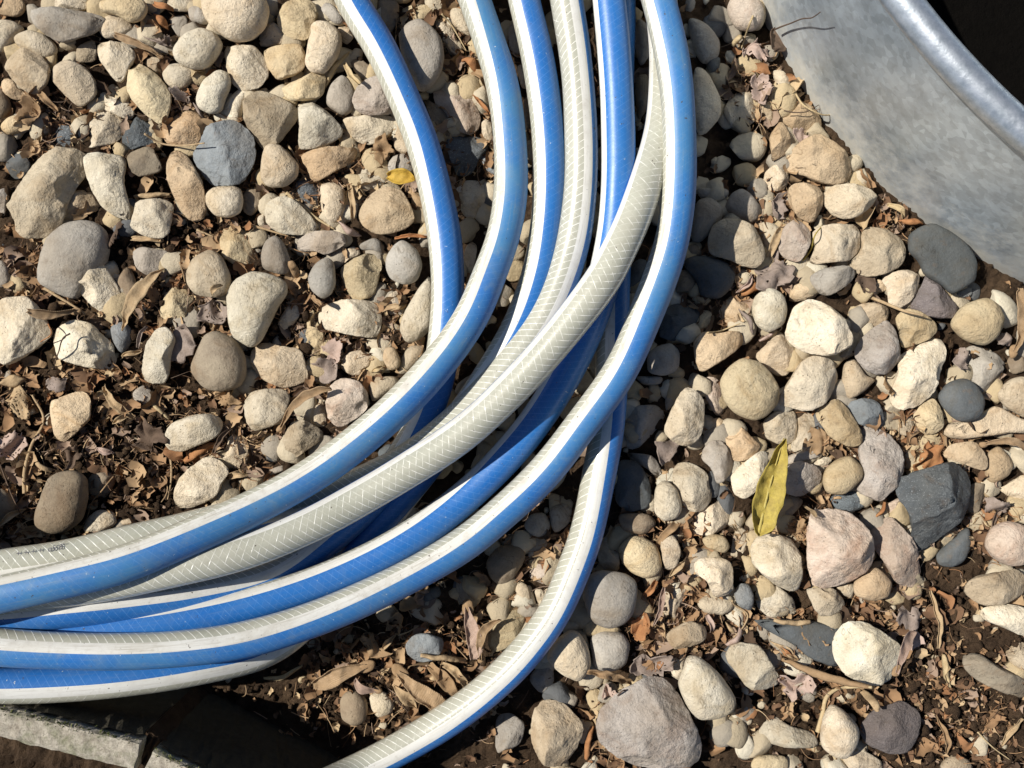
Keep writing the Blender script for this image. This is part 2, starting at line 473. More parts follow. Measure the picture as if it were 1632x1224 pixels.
# tile colour shape layer | outline | own label | short reference.  shapes: r rounded, m medium, a angular, f flat; s after = in the hose's shade
STONES = '''
a o m 0|0,0 150,-10 160,60 110,110 0,90 -60,40
a c m 0|245,-30 580,-30 575,60 420,75 250,55
a g m 1|175,80 290,50 480,60 640,80 665,120 610,200 480,255 380,270 290,220 215,150|long pale blue-grey wedge-shaped stone near the top left corner|the long pale wedge stone
a y r 1|645,10 760,-20 930,-10 960,60 920,130 850,150 760,95 660,80
a c r 0|690,110 760,95 830,130 870,190 790,240 690,255 640,200
a c r 0|0,130 90,140 160,185 100,260 0,350 -60,250
a w r 0|90,240 190,195 300,230 375,310 350,370 260,380 110,300
a t a 1|0,400 140,285 230,330 310,430 300,530 200,600 130,570 40,490|rough tan block with a shaded groove near the left edge|the rough tan block
a o m 0|0,530 60,500 140,590 190,620 90,650 20,600
a c a 1|305,490 350,410 440,385 540,430 600,500 610,610 500,690 400,600
a t a 0|465,370 530,280 600,245 620,330 610,390 520,405
a w a 1|605,260 790,265 850,320 860,360 790,525 740,520 620,350
a w a 0|625,680 650,590 710,515 780,590 870,720 830,775 700,720
a y a 1|830,450 880,395 980,450 1050,530 1100,620 1090,730 1040,805 940,740 860,650 808,570|large ochre weathered lozenge-shaped stone in the upper left|the ochre lozenge stone
a t m 0|920,400 980,360 1040,380 1050,440 1040,500 990,450
a c a 0|515,850 540,760 590,700 690,715 800,770 790,850 740,920 640,950 560,950 520,900
a k a 0|740,910 800,830 880,755 960,800 1040,880 1030,920 980,940 870,960 800,970 740,960
a r a 1|805,990 970,935 1050,1085 1010,1120 870,1145|small square brown-grey stone below the ochre lozenge
a o m 0|1060,830 1130,750 1220,712 1290,740 1330,810 1300,930 1180,950 1070,930
a b a 1|1330,840 1400,800 1480,780 1560,800 1640,880 1655,1000 1610,1110 1540,1200 1360,1190 1290,1110 1225,990 1300,920|large blue-grey stone with a jagged pointed top, left half|the pointed blue-grey stone
a w r 0|1055,480 1110,420 1180,415 1280,460 1250,520 1200,580 1140,590 1080,540
a w r 1|1125,330 1200,230 1310,185 1400,215 1450,290 1400,380 1340,440 1250,450 1150,400|smooth cream oval pebble left of the pitted cream block|the smooth cream oval
a w r 1|1275,640 1320,530 1420,455 1490,480 1500,560 1460,640 1440,720 1370,740 1290,700
a c r 1|1320,-40 1320,90 1390,190 1500,260 1620,260 1720,180 1750,60 1700,-60|large round pitted cream stone cut by the top edge|the large pitted round stone
a c a 1|1450,290 1560,275 1650,290 1720,380 1740,480 1680,560 1560,575 1490,520 1455,400|pitted cream block below the large round stone at top|the pitted cream block
a w r 0|1450,720 1490,640 1570,570 1640,580 1600,660 1570,740 1560,800 1480,780
b t a 1|-50,650 0,585 70,575 180,625 300,700 280,760 170,920 90,980 20,900 -40,800|large flat-faced tan stone above right of the pointed blue-grey one|the flat-faced tan stone
a c a 0|1030,0 1180,-30 1310,0 1260,50 1180,75 1060,50
a g r 0|1220,60 1300,30 1380,130 1330,160 1240,140
a g a 0|1095,110 1200,90 1220,150 1170,250 1120,180
a r r 0|0,560 70,670 60,720 0,780 -40,700
a t a 1|220,1010 320,945 450,950 545,1010 520,1110 420,1290 390,1400 300,1530 130,1540 60,1440 45,1360 85,1230 150,1110|large elongated tan stone with diagonal ridges by the left edge|the long ridged tan stone
a w a 1|540,1000 600,985 780,1000 800,1080 790,1170 830,1350 835,1430 740,1400 650,1340 590,1230 545,1100
a o a 1|1080,960 1130,955 1200,1010 1260,1090 1320,1200 1320,1380 1250,1430 1180,1400 1120,1270 1080,1150|elongated orange-tan stone leaning beside the pointed blue-grey stone|the leaning orange-tan stone
a k a 0|300,900 400,790 460,830 490,920 440,960 350,940
a d a 0|40,980 170,1010 200,1080 100,1170 40,1110
a y r 0|0,830 60,770 130,740 200,790 130,860 60,880
a y m 0|0,880 45,900 50,960 0,1050 -40,960
b r m 0|-60,60 0,30 60,110 90,160 40,240 -30,260 -60,200
b p a 0|0,-20 200,-20 190,60 130,130 70,80
b y a 1|150,130 215,20 300,-30 400,0 430,80 390,170 360,245 230,225|olive-yellow block at the top left of the innermost hose loop|the olive-yellow block
b c m 0|40,250 70,190 140,140 230,220 250,270 140,290 60,295
b y a 1|70,320 120,290 310,275 345,340 340,440 280,480 170,515 110,440
b c r 1|355,390 370,300 395,210 390,170 430,135 500,140 580,210 590,290 560,370 510,440 470,475 390,465 355,420|cream kidney-shaped pebble standing beside the innermost hose loop|the kidney-shaped pebble
b y m 1|200,560 260,530 330,510 420,460 480,480 470,590 440,640 280,655 220,625
b w m 1|300,675 400,660 500,730 590,830 580,880 450,950 350,965 300,950 320,800|off-white triangular pebble right of the flat-faced tan stone|the off-white triangular pebble
b g r 0|485,640 530,540 590,490 640,520 680,620 660,720 600,755 500,690
b v m 1|650,640 700,550 800,490 880,520 930,640 910,735 760,745 680,710
b c m 0|595,770 760,750 920,745 940,790 890,890 780,935 690,920 620,840|half-moon cream pebble tucked beside the innermost hose loop|the half-moon pebble
b c r 1|85,960 130,935 190,945 240,995 310,1070 300,1150 220,1215 110,1215 60,1150|heart-shaped cream pebble right of the pointed blue-grey stone|the heart-shaped pebble
b o a 1|315,1000 450,960 640,935 690,960 640,1050 470,1150 400,1175 360,1110
b t m 0|920,870 950,790 1010,850 1080,1000 980,1000 930,960
b g r 0|885,1090 920,1020 1000,995 1060,1060 1060,1130 960,1120 900,1130
b g r 0|450,60 500,10 560,60 620,140 560,165 470,110
b c m 0|555,175 640,165 670,240 620,290 580,250
b r a 0|640,400 700,370 790,440 800,490 740,525 670,460
b g r 1|960,230 1020,155 1100,125 1180,180 1240,260 1255,380 1230,480 1160,580 1090,590 1030,480 980,350|large grey stone half in shade between the two leftmost hose loops|the half-shaded grey stone
b r ms 0|780,0 960,0 960,140 900,220 840,100
b y a 0|980,20 1130,30 1260,60 1230,110 1080,130 990,90
b c a 0|1150,120 1260,90 1320,210 1370,340 1310,380 1250,260
b c r 0|1290,80 1350,20 1420,150 1460,250 1400,230 1310,160
b p a 0|1180,560 1240,480 1330,520 1430,620 1490,740 1480,820 1420,870 1350,850 1290,760 1200,680
b r ms 0|1110,610 1200,680 1290,760 1340,840 1280,890 1200,830 1150,720
b k as 0|1250,900 1400,860 1500,900 1550,960 1480,1030 1440,1120 1340,1140 1290,1010
b b a 0|1480,1010 1570,980 1600,1080 1590,1150 1520,1090
b c m 0|1500,790 1560,760 1570,900 1540,930 1500,860
b c m 0|1200,860 1250,850 1260,920 1230,990
d c a 0|1330,0 1400,-60 1540,-40 1560,120 1480,190 1390,180 1330,60
d o a 1|690,140 760,40 850,-20 970,0 1040,120 1060,210 990,260 870,295 780,280 710,220|large warm tan boulder with dark dimples inside the coil's curve|the dimpled warm tan boulder
b c a 0|640,1140 700,1095 790,1090 860,1160 920,1230 780,1240 680,1200
b k m 0|280,1200 350,1150 430,1190 440,1290 400,1360 330,1300
d c r 0|455,60 450,-20 530,-40 610,0 615,130 570,220 500,230 460,140
c t m 0|390,140 470,30 560,0 620,60 640,130 560,170 480,200 430,215
c g r 0|285,420 320,320 410,240 520,215 620,225 690,290 700,400 680,480 620,560 560,640 500,720 400,690 260,620 250,560 270,470|largest rounded grey stone on the left, under a cream chip|the large rounded grey stone
c w a 1|450,520 520,485 640,475 700,560 755,660 740,760 660,825 580,760 500,660 460,590|cream chip lying on the large rounded grey stone|the cream chip
c c a 1|880,80 1050,65 1110,100 1100,200 1090,280 1040,320 940,310 835,250 860,170
c w r 1|1340,40 1400,-10 1560,-10 1580,80 1560,160 1490,190 1400,180 1345,110|smooth white squarish pebble below the pointed blue-grey stone|the white squarish pebble
c r m 0|1580,40 1632,-20 1700,20 1690,120 1632,180 1580,150
c t r 1|1215,550 1260,450 1370,400 1440,440 1500,580 1480,680 1400,710 1270,690 1220,620
c y a 0|1430,280 1480,215 1560,260 1632,310 1660,420 1600,560 1500,480 1440,440
c w r 1|1480,690 1530,600 1632,545 1740,560 1850,600 1870,680 1810,760 1750,880 1700,990 1632,1035 1510,960 1490,850|large white lumpy stone with a knob at its upper right|the large white lumpy stone
c g m 0|860,420 920,380 1030,400 1150,420 1140,500 1060,510 960,570 890,520
c r m 0|770,600 830,500 870,580 900,660 830,750 770,720
c y a 0|1045,620 1100,610 1250,690 1220,780 1180,880 1050,900 1035,760
c c m 1|0,720 150,700 200,740 300,880 320,950 200,1060 60,1150 0,1130 -60,1000 -50,800|large cream stone cut by the left edge at mid height|the large cream stone at the left edge
c w a 1|315,980 360,900 480,855 580,880 640,950 700,1020 705,1150 640,1175 480,1145 360,1100|flat cream stone with a thin dark stalk lying across it|the stalk-crossed cream stone
c w m 1|960,1000 1010,905 1090,910 1140,980 1110,1060 1090,1224 1060,1270 920,1260 915,1160
c r r 1|1240,1180 1300,1040 1340,950 1420,930 1530,990 1590,1090 1600,1200 1560,1290 1440,1320 1330,1300|smooth round brown stone below the large white lumpy stone|the round brown stone
c b r 0|720,900 800,860 860,930 850,1000 800,1080 740,1000
c g r 0|0,460 60,520 70,620 0,650 -40,560
c g m 0|0,0 60,0 40,100 20,180 0,180 -40,80
d c a 1|95,100 200,45 290,80 380,180 440,250 330,300 180,290 100,230 90,160|flat faceted tan-cream stone beside the long dry straw|the flat faceted stone
d c r 0|40,190 90,160 100,250 50,250
d g a 1|290,340 380,280 560,275 620,320 600,370 480,430 400,400 300,415
d g r 1|65,430 100,340 160,305 210,350 260,480 240,550 190,560 80,525
d g r 1|370,580 420,490 490,450 540,480 550,620 520,690 460,720 390,660|grey egg-shaped pebble left of the ochre wedge|the grey egg-shaped pebble
d y a 1|565,520 650,460 770,415 845,470 820,600 790,700 660,730 610,640|ochre wedge between the grey egg and the grey ball|the ochre wedge
d g r 2|880,450 930,370 990,335 1080,400 1115,500 1080,600 1000,628 910,590 880,520|smooth grey ball-like pebble just left of the innermost hose loop|the smooth grey ball
d g r 0|705,370 800,320 850,350 860,440 800,410 720,400
d c m 0|560,450 660,370 720,420 650,460 600,490
d c a 1|430,820 460,760 600,720 770,730 830,790 835,900 800,975 640,950 460,910 430,870|cream brick-shaped stone below the ochre wedge|the brick-shaped stone
d y a 0|360,830 400,780 430,870 470,920 470,1060 430,1090 330,1040 365,930
d w m 0|250,750 300,760 320,820 270,890 200,930 165,880
d w r 1|1165,560 1090,650 1040,740 980,850 970,920 1010,1000 1080,990 1130,950 1180,900 1200,700|large pale elongated stone slipping under the innermost hose loop|the pale elongated stone
d c m 0|885,690 960,660 1010,700 990,750 940,790 880,750
d o r 1|855,1110 870,1040 930,1030 975,1120 960,1170 900,1185
d c r 0|990,1080 1040,1020 1140,1030 1100,1120 1010,1210 950,1200
d t a 1|-10,1040 60,1000 160,1025 310,1045 360,1200 340,1260 200,1300 60,1240 -5,1150|tan blocky stone right of the round brown stone|the tan blocky stone
d c m 0|590,1090 700,1050 790,1080 780,1190 660,1220 570,1160
d c a 0|1390,400 1430,335 1470,380 1460,470 1410,580 1380,500
d o m 0|1040,100 1050,20 1110,0 1140,200 1140,280 1080,200
d o a 0|280,650 320,600 350,640 330,710 280,730
d g m 0|-10,290 80,290 150,320 100,345 0,330
e o a 1|305,170 420,120 510,95 570,150 580,270 520,340 390,430 340,390 315,270|isolated rough tan cube-like stone in the leaf litter at left|the lone cube-like stone
e w m 1|1060,400 1110,310 1220,260 1350,240 1420,270 1440,330 1400,400 1280,450 1180,490 1080,480|cream bean-shaped stone lying in dark litter left of the coil|the cream bean-shaped stone
e r r 1|235,900 280,780 330,640 480,610 560,660 565,800 530,930 450,1000 330,1025 250,980|large smooth olive-brown stone by the left end of the coil|the olive-brown stone
e w a 1|1130,730 1200,620 1320,525 1410,550 1480,620 1430,700 1400,780 1280,840 1110,875|pale angular stone with a crack touching the coil at left|the pale cracked stone
e c a 0|1440,510 1500,370 1580,390 1610,500 1590,600 1500,605
e c r 0|540,1010 570,920 640,865 740,880 760,960 660,1010
e r m 0|580,640 700,620 750,660 700,780 600,800 560,720
e r r 0|0,720 60,760 110,850 60,930 0,960 -40,850
e g m 0|865,100 940,50 1000,130 940,210 880,180
e t r 0|780,940 860,915 890,950 800,970
f p m 1|485,200 510,60 580,10 700,30 755,110 755,200 700,260 560,340 500,270|pinkish shield-shaped stone touching the coil left of centre|the pinkish shield stone
f c a 1|0,100 120,80 220,90 240,150 200,300 130,320 0,360 -40,280 -60,180
f t a 1|185,470 210,390 260,300 340,280 460,370 440,420 270,545 200,530
f c a 0|360,260 380,170 470,150 490,280 460,340 400,300
f c r 0|790,0 960,0 960,60 840,140 790,170 770,80
f d rs 0|820,490 900,430 960,480 930,520 850,560
f r rs 0|700,590 760,550 790,600 740,650
f g m 0|70,630 160,590 250,560 220,610 100,650
h b m 1|1005,420 1060,360 1150,350 1240,390 1250,450 1200,520 1090,545 1020,490|blue-grey stone in the litter between coil and lowest strand|the lone blue-grey stone
h r r 0|580,780 620,730 700,720 760,800 750,920 660,950 590,900
h c r 0|770,750 860,720 930,790 920,860 830,900 780,830
i g rs 0|1200,110 1330,160 1420,280 1400,380 1310,420 1250,330
i c rs 0|1250,430 1330,460 1420,640 1420,760 1330,860 1270,880 1230,640
i c m 0|1440,720 1500,610 1632,600 1680,700 1640,800 1500,830
i g ms 0|1190,0 1260,0 1250,60 1200,90
i p r 1|1460,60 1500,-30 1650,-30 1700,60 1690,150 1632,200 1530,190|pinkish stone in the corner between coil and tub at top|the pinkish stone by the tub
i d rs 0|1320,380 1420,370 1410,470 1350,500
i g rs 0|870,100 960,180 980,330 900,440 860,300
i r rs 0|860,500 960,480 950,700 880,800
i g rs 0|50,150 130,140 160,330 100,380 30,300
i c rs 0|90,420 180,430 200,560 130,580
i r rs 0|140,640 200,620 200,820 150,860
j t r 0|0,0 80,0 90,100 50,190 0,200 -60,150
j c r 0|120,460 190,460 240,520 240,590 170,600
j o a 0|180,730 270,640 420,700 460,780 440,860 380,870 280,850 190,780
j o a 1|115,880 190,770 240,850 260,970 190,1010 135,1045 120,960
j o a 1|240,1020 300,930 430,860 500,890 620,990 665,1080 640,1160 560,1190 440,1180 320,1110 240,1110|large warm ochre boulder resting against the tub|the warm ochre boulder
j t a 0|40,660 120,650 160,700 120,830 60,760
j c m 0|80,1120 140,1070 220,1090 240,1170 200,1240 100,1240 70,1180
l o a 1|105,0 160,-40 320,-20 335,100 270,225 160,180 120,100
l c m 1|345,20 400,-20 520,-30 640,0 685,50 650,110 560,180 480,200 400,170 350,100|smooth cream stone with a small dark hole near the tub|the cream stone with the hole
k g rs 0|860,80 950,60 1030,130 1020,200 960,270 890,350 820,340 830,200
k g rs 0|1040,130 1080,40 1150,0 1220,50 1270,130 1260,190 1200,230 1110,190
k t m 1|940,330 970,240 1040,195 1160,210 1240,260 1310,440 1250,520 1160,500 1080,460 950,430|large tan stone half in the outer hose's shadow, right of coil|the half-shaded tan stone
k d rs 0|790,450 900,440 1050,480 1110,560 1080,650 1000,720 880,700 860,600 780,520
k r rs 0|740,540 800,530 860,620 800,680 720,680
k d as 0|680,720 890,700 890,850 800,980 700,990 610,960
k g rs 0|540,1080 600,1030 690,1005 745,1060 740,1180 650,1220 540,1200
k o m 1|840,1000 900,930 990,950 1090,925 1170,945 1165,1010 1100,1070 960,1160 890,1200 850,1110
k o a 0|1030,760 1100,690 1200,700 1230,760 1180,880 1050,900 970,880
k w r 1|1215,790 1240,700 1330,645 1420,690 1445,790 1420,890 1320,940 1250,890|round off-white pebble just left of the big white rugged stone|the round off-white pebble
k p a 1|1400,350 1440,240 1520,190 1610,270 1600,360 1540,480 1440,450 1405,400
k c m 0|1240,1090 1330,1000 1410,925 1460,1000 1510,1080 1500,1160 1440,1224 1330,1190
m y r 1|1010,40 1050,-40 1150,-120 1270,-90 1350,0 1395,90 1380,180 1300,260 1230,285 1110,240 1040,160|large rounded olive-tan stone right of the coil at mid height|the rounded olive-tan stone
k t r 0|1250,230 1310,220 1330,300 1320,430 1280,330
k d rs 0|460,460 540,470 520,600 440,650 380,620
l o m 0|115,650 180,585 250,600 300,700 200,730 110,740
k g rs 0|850,0 1060,0 1060,60 960,70 880,60
k r rs 0|790,370 860,360 900,440 800,450
k y ms 0|870,790 960,800 960,900 860,930 840,870
l c a 1|270,280 340,235 560,230 585,300 580,400 500,470 410,475 290,490 250,470 290,380
l t a 1|505,490 590,400 590,290 640,245 760,265 860,320 890,400 850,500 740,550 640,570 560,540|rough grey-tan stone left of the dark slate|the rough grey-tan stone
l d f 1|885,310 950,260 1040,230 1150,280 1260,370 1320,480 1310,600 1230,650 1160,690 1080,610 990,560 960,480 890,420|large flat dark slate touching the foot of the tub|the dark slate
l b f 0|1160,690 1280,640 1285,705 1200,720
l u a 1|1020,560 1070,600 1150,690 1250,790 1240,835 1100,845 980,820 905,780 960,680|mauve-grey triangular stone tucked under the dark slate|the mauve triangle
l y r 1|1165,870 1240,760 1380,710 1460,760 1500,850 1450,970 1370,1025 1250,990 1170,910|smooth yellow disc-shaped stone below the dark slate|the yellow disc
l g m 1|245,570 330,520 480,500 555,550 500,620 370,700 310,680 260,620
l c a 1|720,590 800,540 900,530 970,570 950,660 900,740 840,775 770,760 760,650
l y a 1|805,840 880,780 960,800 1070,870 1080,930 1010,990 850,1045 830,940
l t m 0|525,780 620,735 770,780 740,860 690,890 620,930 540,850
l w m 2|95,970 110,880 160,760 260,715 380,770 460,850 515,950 500,1030 370,1095 200,1060|big white rugged stone right of the round off-white pebble|the big white rugged stone
l v m 1|535,1080 580,980 670,900 750,855 800,920 835,1040 820,1130 740,1220 620,1190|mauve-grey egg-shaped stone with one flat face|the mauve-grey egg
l t m 0|500,860 560,870 590,930 560,1050 480,1120 400,1110 510,1000
l w a 1|840,1100 900,1060 1060,975 1120,980 1160,1060 1110,1180 1060,1330 960,1420 830,1440 780,1370 820,1224|long cream slanted stone with fine grooves near the right edge|the long cream grooved stone
l g a 0|1280,1040 1350,1020 1470,1080 1530,1140 1520,1220 1440,1340 1360,1350 1280,1200
l r a 0|1530,1110 1632,1060 1660,1180 1560,1215
l g r 0|1600,860 1660,830 1700,1000 1600,1060
n c a 1|45,150 110,40 200,-110 300,-140 400,-100 450,-20 400,110 330,190 230,225 80,190|cream wedge right of the rounded olive-tan stone|the cream wedge
n t r 0|450,60 460,-80 530,-120 600,0 670,20 560,120 490,150
l o m 0|650,590 720,600 750,660 700,680 660,650
n c a 0|0,240 90,210 150,230 165,330 140,440 40,440 -40,400 -60,300
n c a 0|170,250 280,240 330,380 240,450 120,500 110,450 165,400
n y a 1|290,240 420,140 490,200 560,320 590,430 520,465 380,400 330,310
n b a 1|495,180 600,140 690,160 730,260 735,335 640,330 560,310 520,250
n v a 1|590,330 690,330 780,390 850,480 855,600 830,690 760,750 700,815 540,740 600,650 570,500 600,420|large grey-white furrowed stone left of the dark granite|the grey-white furrowed stone
n y a 1|935,250 970,190 1060,135 1110,220 1115,330 1070,370 1000,380 940,310
n d r 1|1075,130 1140,40 1250,10 1330,70 1370,160 1350,250 1290,295 1190,285 1110,200|smooth dark slate-coloured disc near the right edge|the dark disc
n c f 0|1100,380 1150,300 1250,290 1370,230 1450,190 1632,290 1720,300 1700,390 1580,360 1370,390 1200,415
n t r 0|1450,120 1540,20 1632,0 1720,60 1700,240 1632,270 1520,200
n o a 1|1110,520 1170,440 1330,420 1400,520 1405,590 1370,615 1240,565
n o r 0|1390,500 1470,450 1530,520 1560,590 1520,650 1420,700 1380,640
n k a 2|840,680 940,630 1080,580 1180,560 1290,620 1330,680 1325,800 1290,900 1200,1000 1020,1180 960,1120 930,980 900,880 840,790|large dark speckled granite tapering to a point at right|the dark granite
n r m 0|1300,690 1390,700 1400,780 1360,850 1290,910 1240,800
n d r 0|1060,1160 1200,1030 1270,970 1285,1090 1240,1200 1160,1240 1080,1224
n p r 1|1375,1090 1430,980 1530,940 1632,970 1720,1060 1700,1170 1632,1220 1530,1230 1430,1180
n w a 0|1480,740 1570,680 1632,640 1720,680 1700,820 1600,810
n v a 1|45,680 80,600 170,550 280,580 330,640 310,720 190,790 90,760
n g f 0|65,580 80,530 220,470 310,470 300,520 200,550
n c m 0|240,560 300,520 400,530 350,580 280,590
n y r 1|325,680 345,600 420,540 500,515 575,580 580,660 520,720 460,765 350,760
n k m 0|370,790 500,750 620,735 685,770 650,810 540,880 440,870 380,840
n r a 0|10,860 80,770 180,790 205,830 130,890 60,970
n p a 2|245,870 340,880 450,875 540,910 620,1000 670,1120 660,1224 580,1310 480,1370 330,1400 250,1290 240,1060|large pale pinkish-white stone below the yellow-green leaf|the pale pinkish-white stone
n p a 1|660,1010 720,960 780,915 860,1000 930,1080 990,1300 930,1390 800,1340 740,1224 670,1110|pinkish-brown slab left of the dark granite's point|the pinkish-brown slab
n p m 0|740,830 830,780 850,860 760,900 720,900
q t a 1|1265,90 1300,0 1450,-40 1632,-60 1720,60 1632,110 1520,150 1370,175
q w m 1|1360,220 1390,185 1520,160 1632,180 1720,220 1720,360 1632,370 1500,310 1390,270
q t m 0|1520,480 1632,400 1700,480 1700,600 1560,560
q r m 0|1240,560 1260,490 1350,480 1470,570 1632,640 1720,680 1720,780 1632,780 1460,720 1300,640|long brown stone lying in bare soil at the right edge|the long brown stone
n r m 0|720,200 800,190 800,330 750,330
n t m 0|810,300 870,210 930,300 880,390 820,370
m w a 2|650,360 700,220 740,130 800,68 880,110 915,160 915,270 890,400 820,460 720,430|white pitted stone standing right of the outer hose shadow|the white pitted stone
m p a 0|885,70 930,0 1010,20 1030,120 1050,230 1000,260 950,200
m o m 0|945,290 1000,265 1045,290 1010,350 940,370
m o a 1|1055,400 1090,310 1160,330 1230,410 1285,460 1200,540 1110,555 1060,480
m g m 1|900,480 950,420 1030,420 1080,510 1110,590 1060,660 990,705 960,600 890,540
m c a 1|715,620 750,570 850,575 940,640 940,710 970,790 910,880 830,880 770,830 710,700
m c r 1|590,720 650,670 730,730 765,850 730,920 640,940 580,880
m c m 0|820,980 870,880 970,830 1040,780 1080,870 1060,980 960,1030 850,1035
m w m 1|1085,660 1130,600 1220,520 1290,480 1340,520 1300,640 1250,740 1170,800 1100,760|white stone partly under the yellow-green leaf|the white stone under the leaf
m y r 1|890,1060 960,1025 1040,1040 1075,1100 1040,1155 920,1110
m t a 0|1080,1180 1100,1050 1140,960 1200,1030 1200,1100 1130,1180
r w m 1|810,230 850,160 960,130 1080,170 1125,260 1135,430 1115,515 980,470 870,380 820,320|cream rounded block below the tip of the yellow-green leaf|the cream rounded block
r c m 1|215,180 300,130 350,230 330,310 270,380 230,300
r y r 0|-60,220 20,140 100,150 190,200 225,330 190,390 120,415 30,380 -40,300
m g as 0|400,230 480,190 600,190 660,250 600,350 460,485 380,440
m d ms 0|350,540 480,560 560,700 560,850 400,880 320,800
m g as 0|370,510 500,500 580,520 650,640 620,670 540,600
m r rs 0|340,890 540,890 600,950 530,1030 380,1010
m t m 0|230,1040 300,1050 350,1140 360,1260 300,1300 210,1200
m g rs 0|650,130 740,70 780,70 700,200 660,230
m g rs 0|450,0 640,0 620,50 520,60
r t a 0|700,370 790,290 830,350 790,400 730,390
r w m 2|440,330 490,285 640,290 690,340 690,500 620,545 560,535 520,430 450,390|white knobbly tooth-shaped stone beside the lowest strand's shadow|the white tooth-shaped stone
r t r 0|450,580 500,530 600,530 690,560 690,610 620,650 500,640
r b r 1|690,520 730,450 790,455 825,540 800,630 720,590|small grey-green egg pebble right of the tooth-shaped stone
r c a 0|835,430 900,430 1010,490 1090,560 1110,660 1000,665 940,680 850,610
r c a 1|1170,490 1340,475 1430,580 1400,640 1280,675 1220,620 1190,540
r c m 0|1345,470 1470,430 1475,550 1430,545
r o r 1|1475,430 1590,350 1632,350 1720,440 1690,540 1590,560 1480,530
r p m 0|1195,380 1280,480 1200,480
r c a 0|215,660 250,480 390,470 380,600 310,690 230,680
r t m 1|250,790 400,690 510,730 520,800 420,860 300,880
o g r 1|530,50 560,-20 640,-60 800,-40 880,20 860,200 800,280 700,315 600,280 550,190|large smooth grey stone shaded by the lowest hose strand|the shaded smooth grey stone
o c r 1|290,520 330,410 440,330 500,340 560,440 580,580 500,660 400,620|cream pebble half shaded, beside the lowest hose strand|the half-shaded cream pebble
o g r 0|570,380 640,330 780,340 835,420 800,560 720,590 600,580
o g m 0|170,650 240,560 330,560 340,680 260,750
o t m 1|190,1060 200,870 280,800 400,820 520,930 530,1000 460,1160 420,1224 260,1200|tan stone at the bottom with its upper half in shadow|the tan bottom stone
o v a 2|625,960 650,860 780,740 950,655 1060,670 1150,760 1230,900 1310,1080 1300,1240 900,1260 740,1150 640,1080|largest rough mauve-brown stone at the bottom edge|the big mauve-brown stone
o w r 2|1145,680 1180,590 1210,500 1300,510 1420,620 1520,770 1500,850 1400,900 1270,905 1200,810|smooth cream egg-shaped stone right of the big mauve-brown one|the cream egg
o c m 0|1090,620 1110,500 1170,470 1210,520 1160,660
r c a 1|650,950 700,850 860,850 930,960 1015,1100 940,1150 790,1140 720,1040|cream six-sided stone below the slate slab|the cream six-sided stone
r d f 0|790,680 900,680 1180,690 1400,740 1420,850 1360,1000 1180,930 1090,850 930,770|dark slate slab half buried left of the white vuggy stone|the slate slab
q w a 2|420,400 500,290 620,290 740,360 860,450 830,560 770,700 690,725 470,620 420,520|brightest white vuggy stone at lower right|the white vuggy stone
q c r 1|310,1080 330,900 380,810 450,840 550,950 550,1040 480,1160 400,1150|pale oval pebble left of the dark block at bottom right|the pale oval pebble
q u a 1|580,990 660,870 850,795 960,870 975,920 910,1120 790,1140 640,1100|dark grey glittering block at bottom right|the dark glittering block
q c m 0|0,880 100,950 250,1000 310,1050 290,1090 0,1080 -100,1000
q c m 0|480,1130 560,1100 680,1160 760,1240 450,1240
q y r 0|-120,1150 0,1140 90,1150 100,1240 -150,1240
q t r 0|1110,1180 1190,1130 1280,1180 1300,1240 1080,1240
o g ms 0|-40,900 60,880 150,930 130,1050 40,1130 -40,1120
s y m 0|570,920 620,830 720,770 800,800 800,880 760,960 640,1060 560,1040
s c r 0|735,640 770,590 830,640 855,760 840,790 760,720
s p a 0|815,570 880,490 980,405 1020,440 990,560 940,630
s r rs 0|550,470 620,370 780,360 810,440 720,590 640,630 570,560
s g rs 0|790,240 840,160 930,150 970,230 940,290 870,320
s g rs 0|960,130 1040,80 1110,120 1090,220 1000,290 970,220
s r ms 0|350,600 420,570 465,640 460,740 370,760
s d rs 0|130,660 240,620 260,690 150,740
s t m 0|860,650 920,650 930,720 890,750
'''

def icosphere(n):
    import bmesh
    bm = bmesh.new()
    bmesh.ops.create_icosphere(bm, subdivisions=n, radius=1.0)
    v = np.array([x.co[:] for x in bm.verts])
    f = np.array([[x.index for x in fc.verts] for fc in bm.faces])
    bm.free()
    return v, f
ICO = {k: icosphere(k) for k in (2, 3, 4, 5)}

def chaikin(p, it):
    for _ in range(it):
        q = np.roll(p, -1, 0)
        p = np.stack([0.82 * p + 0.18 * q, 0.18 * p + 0.82 * q], 1).reshape(-1, 2)
    return p

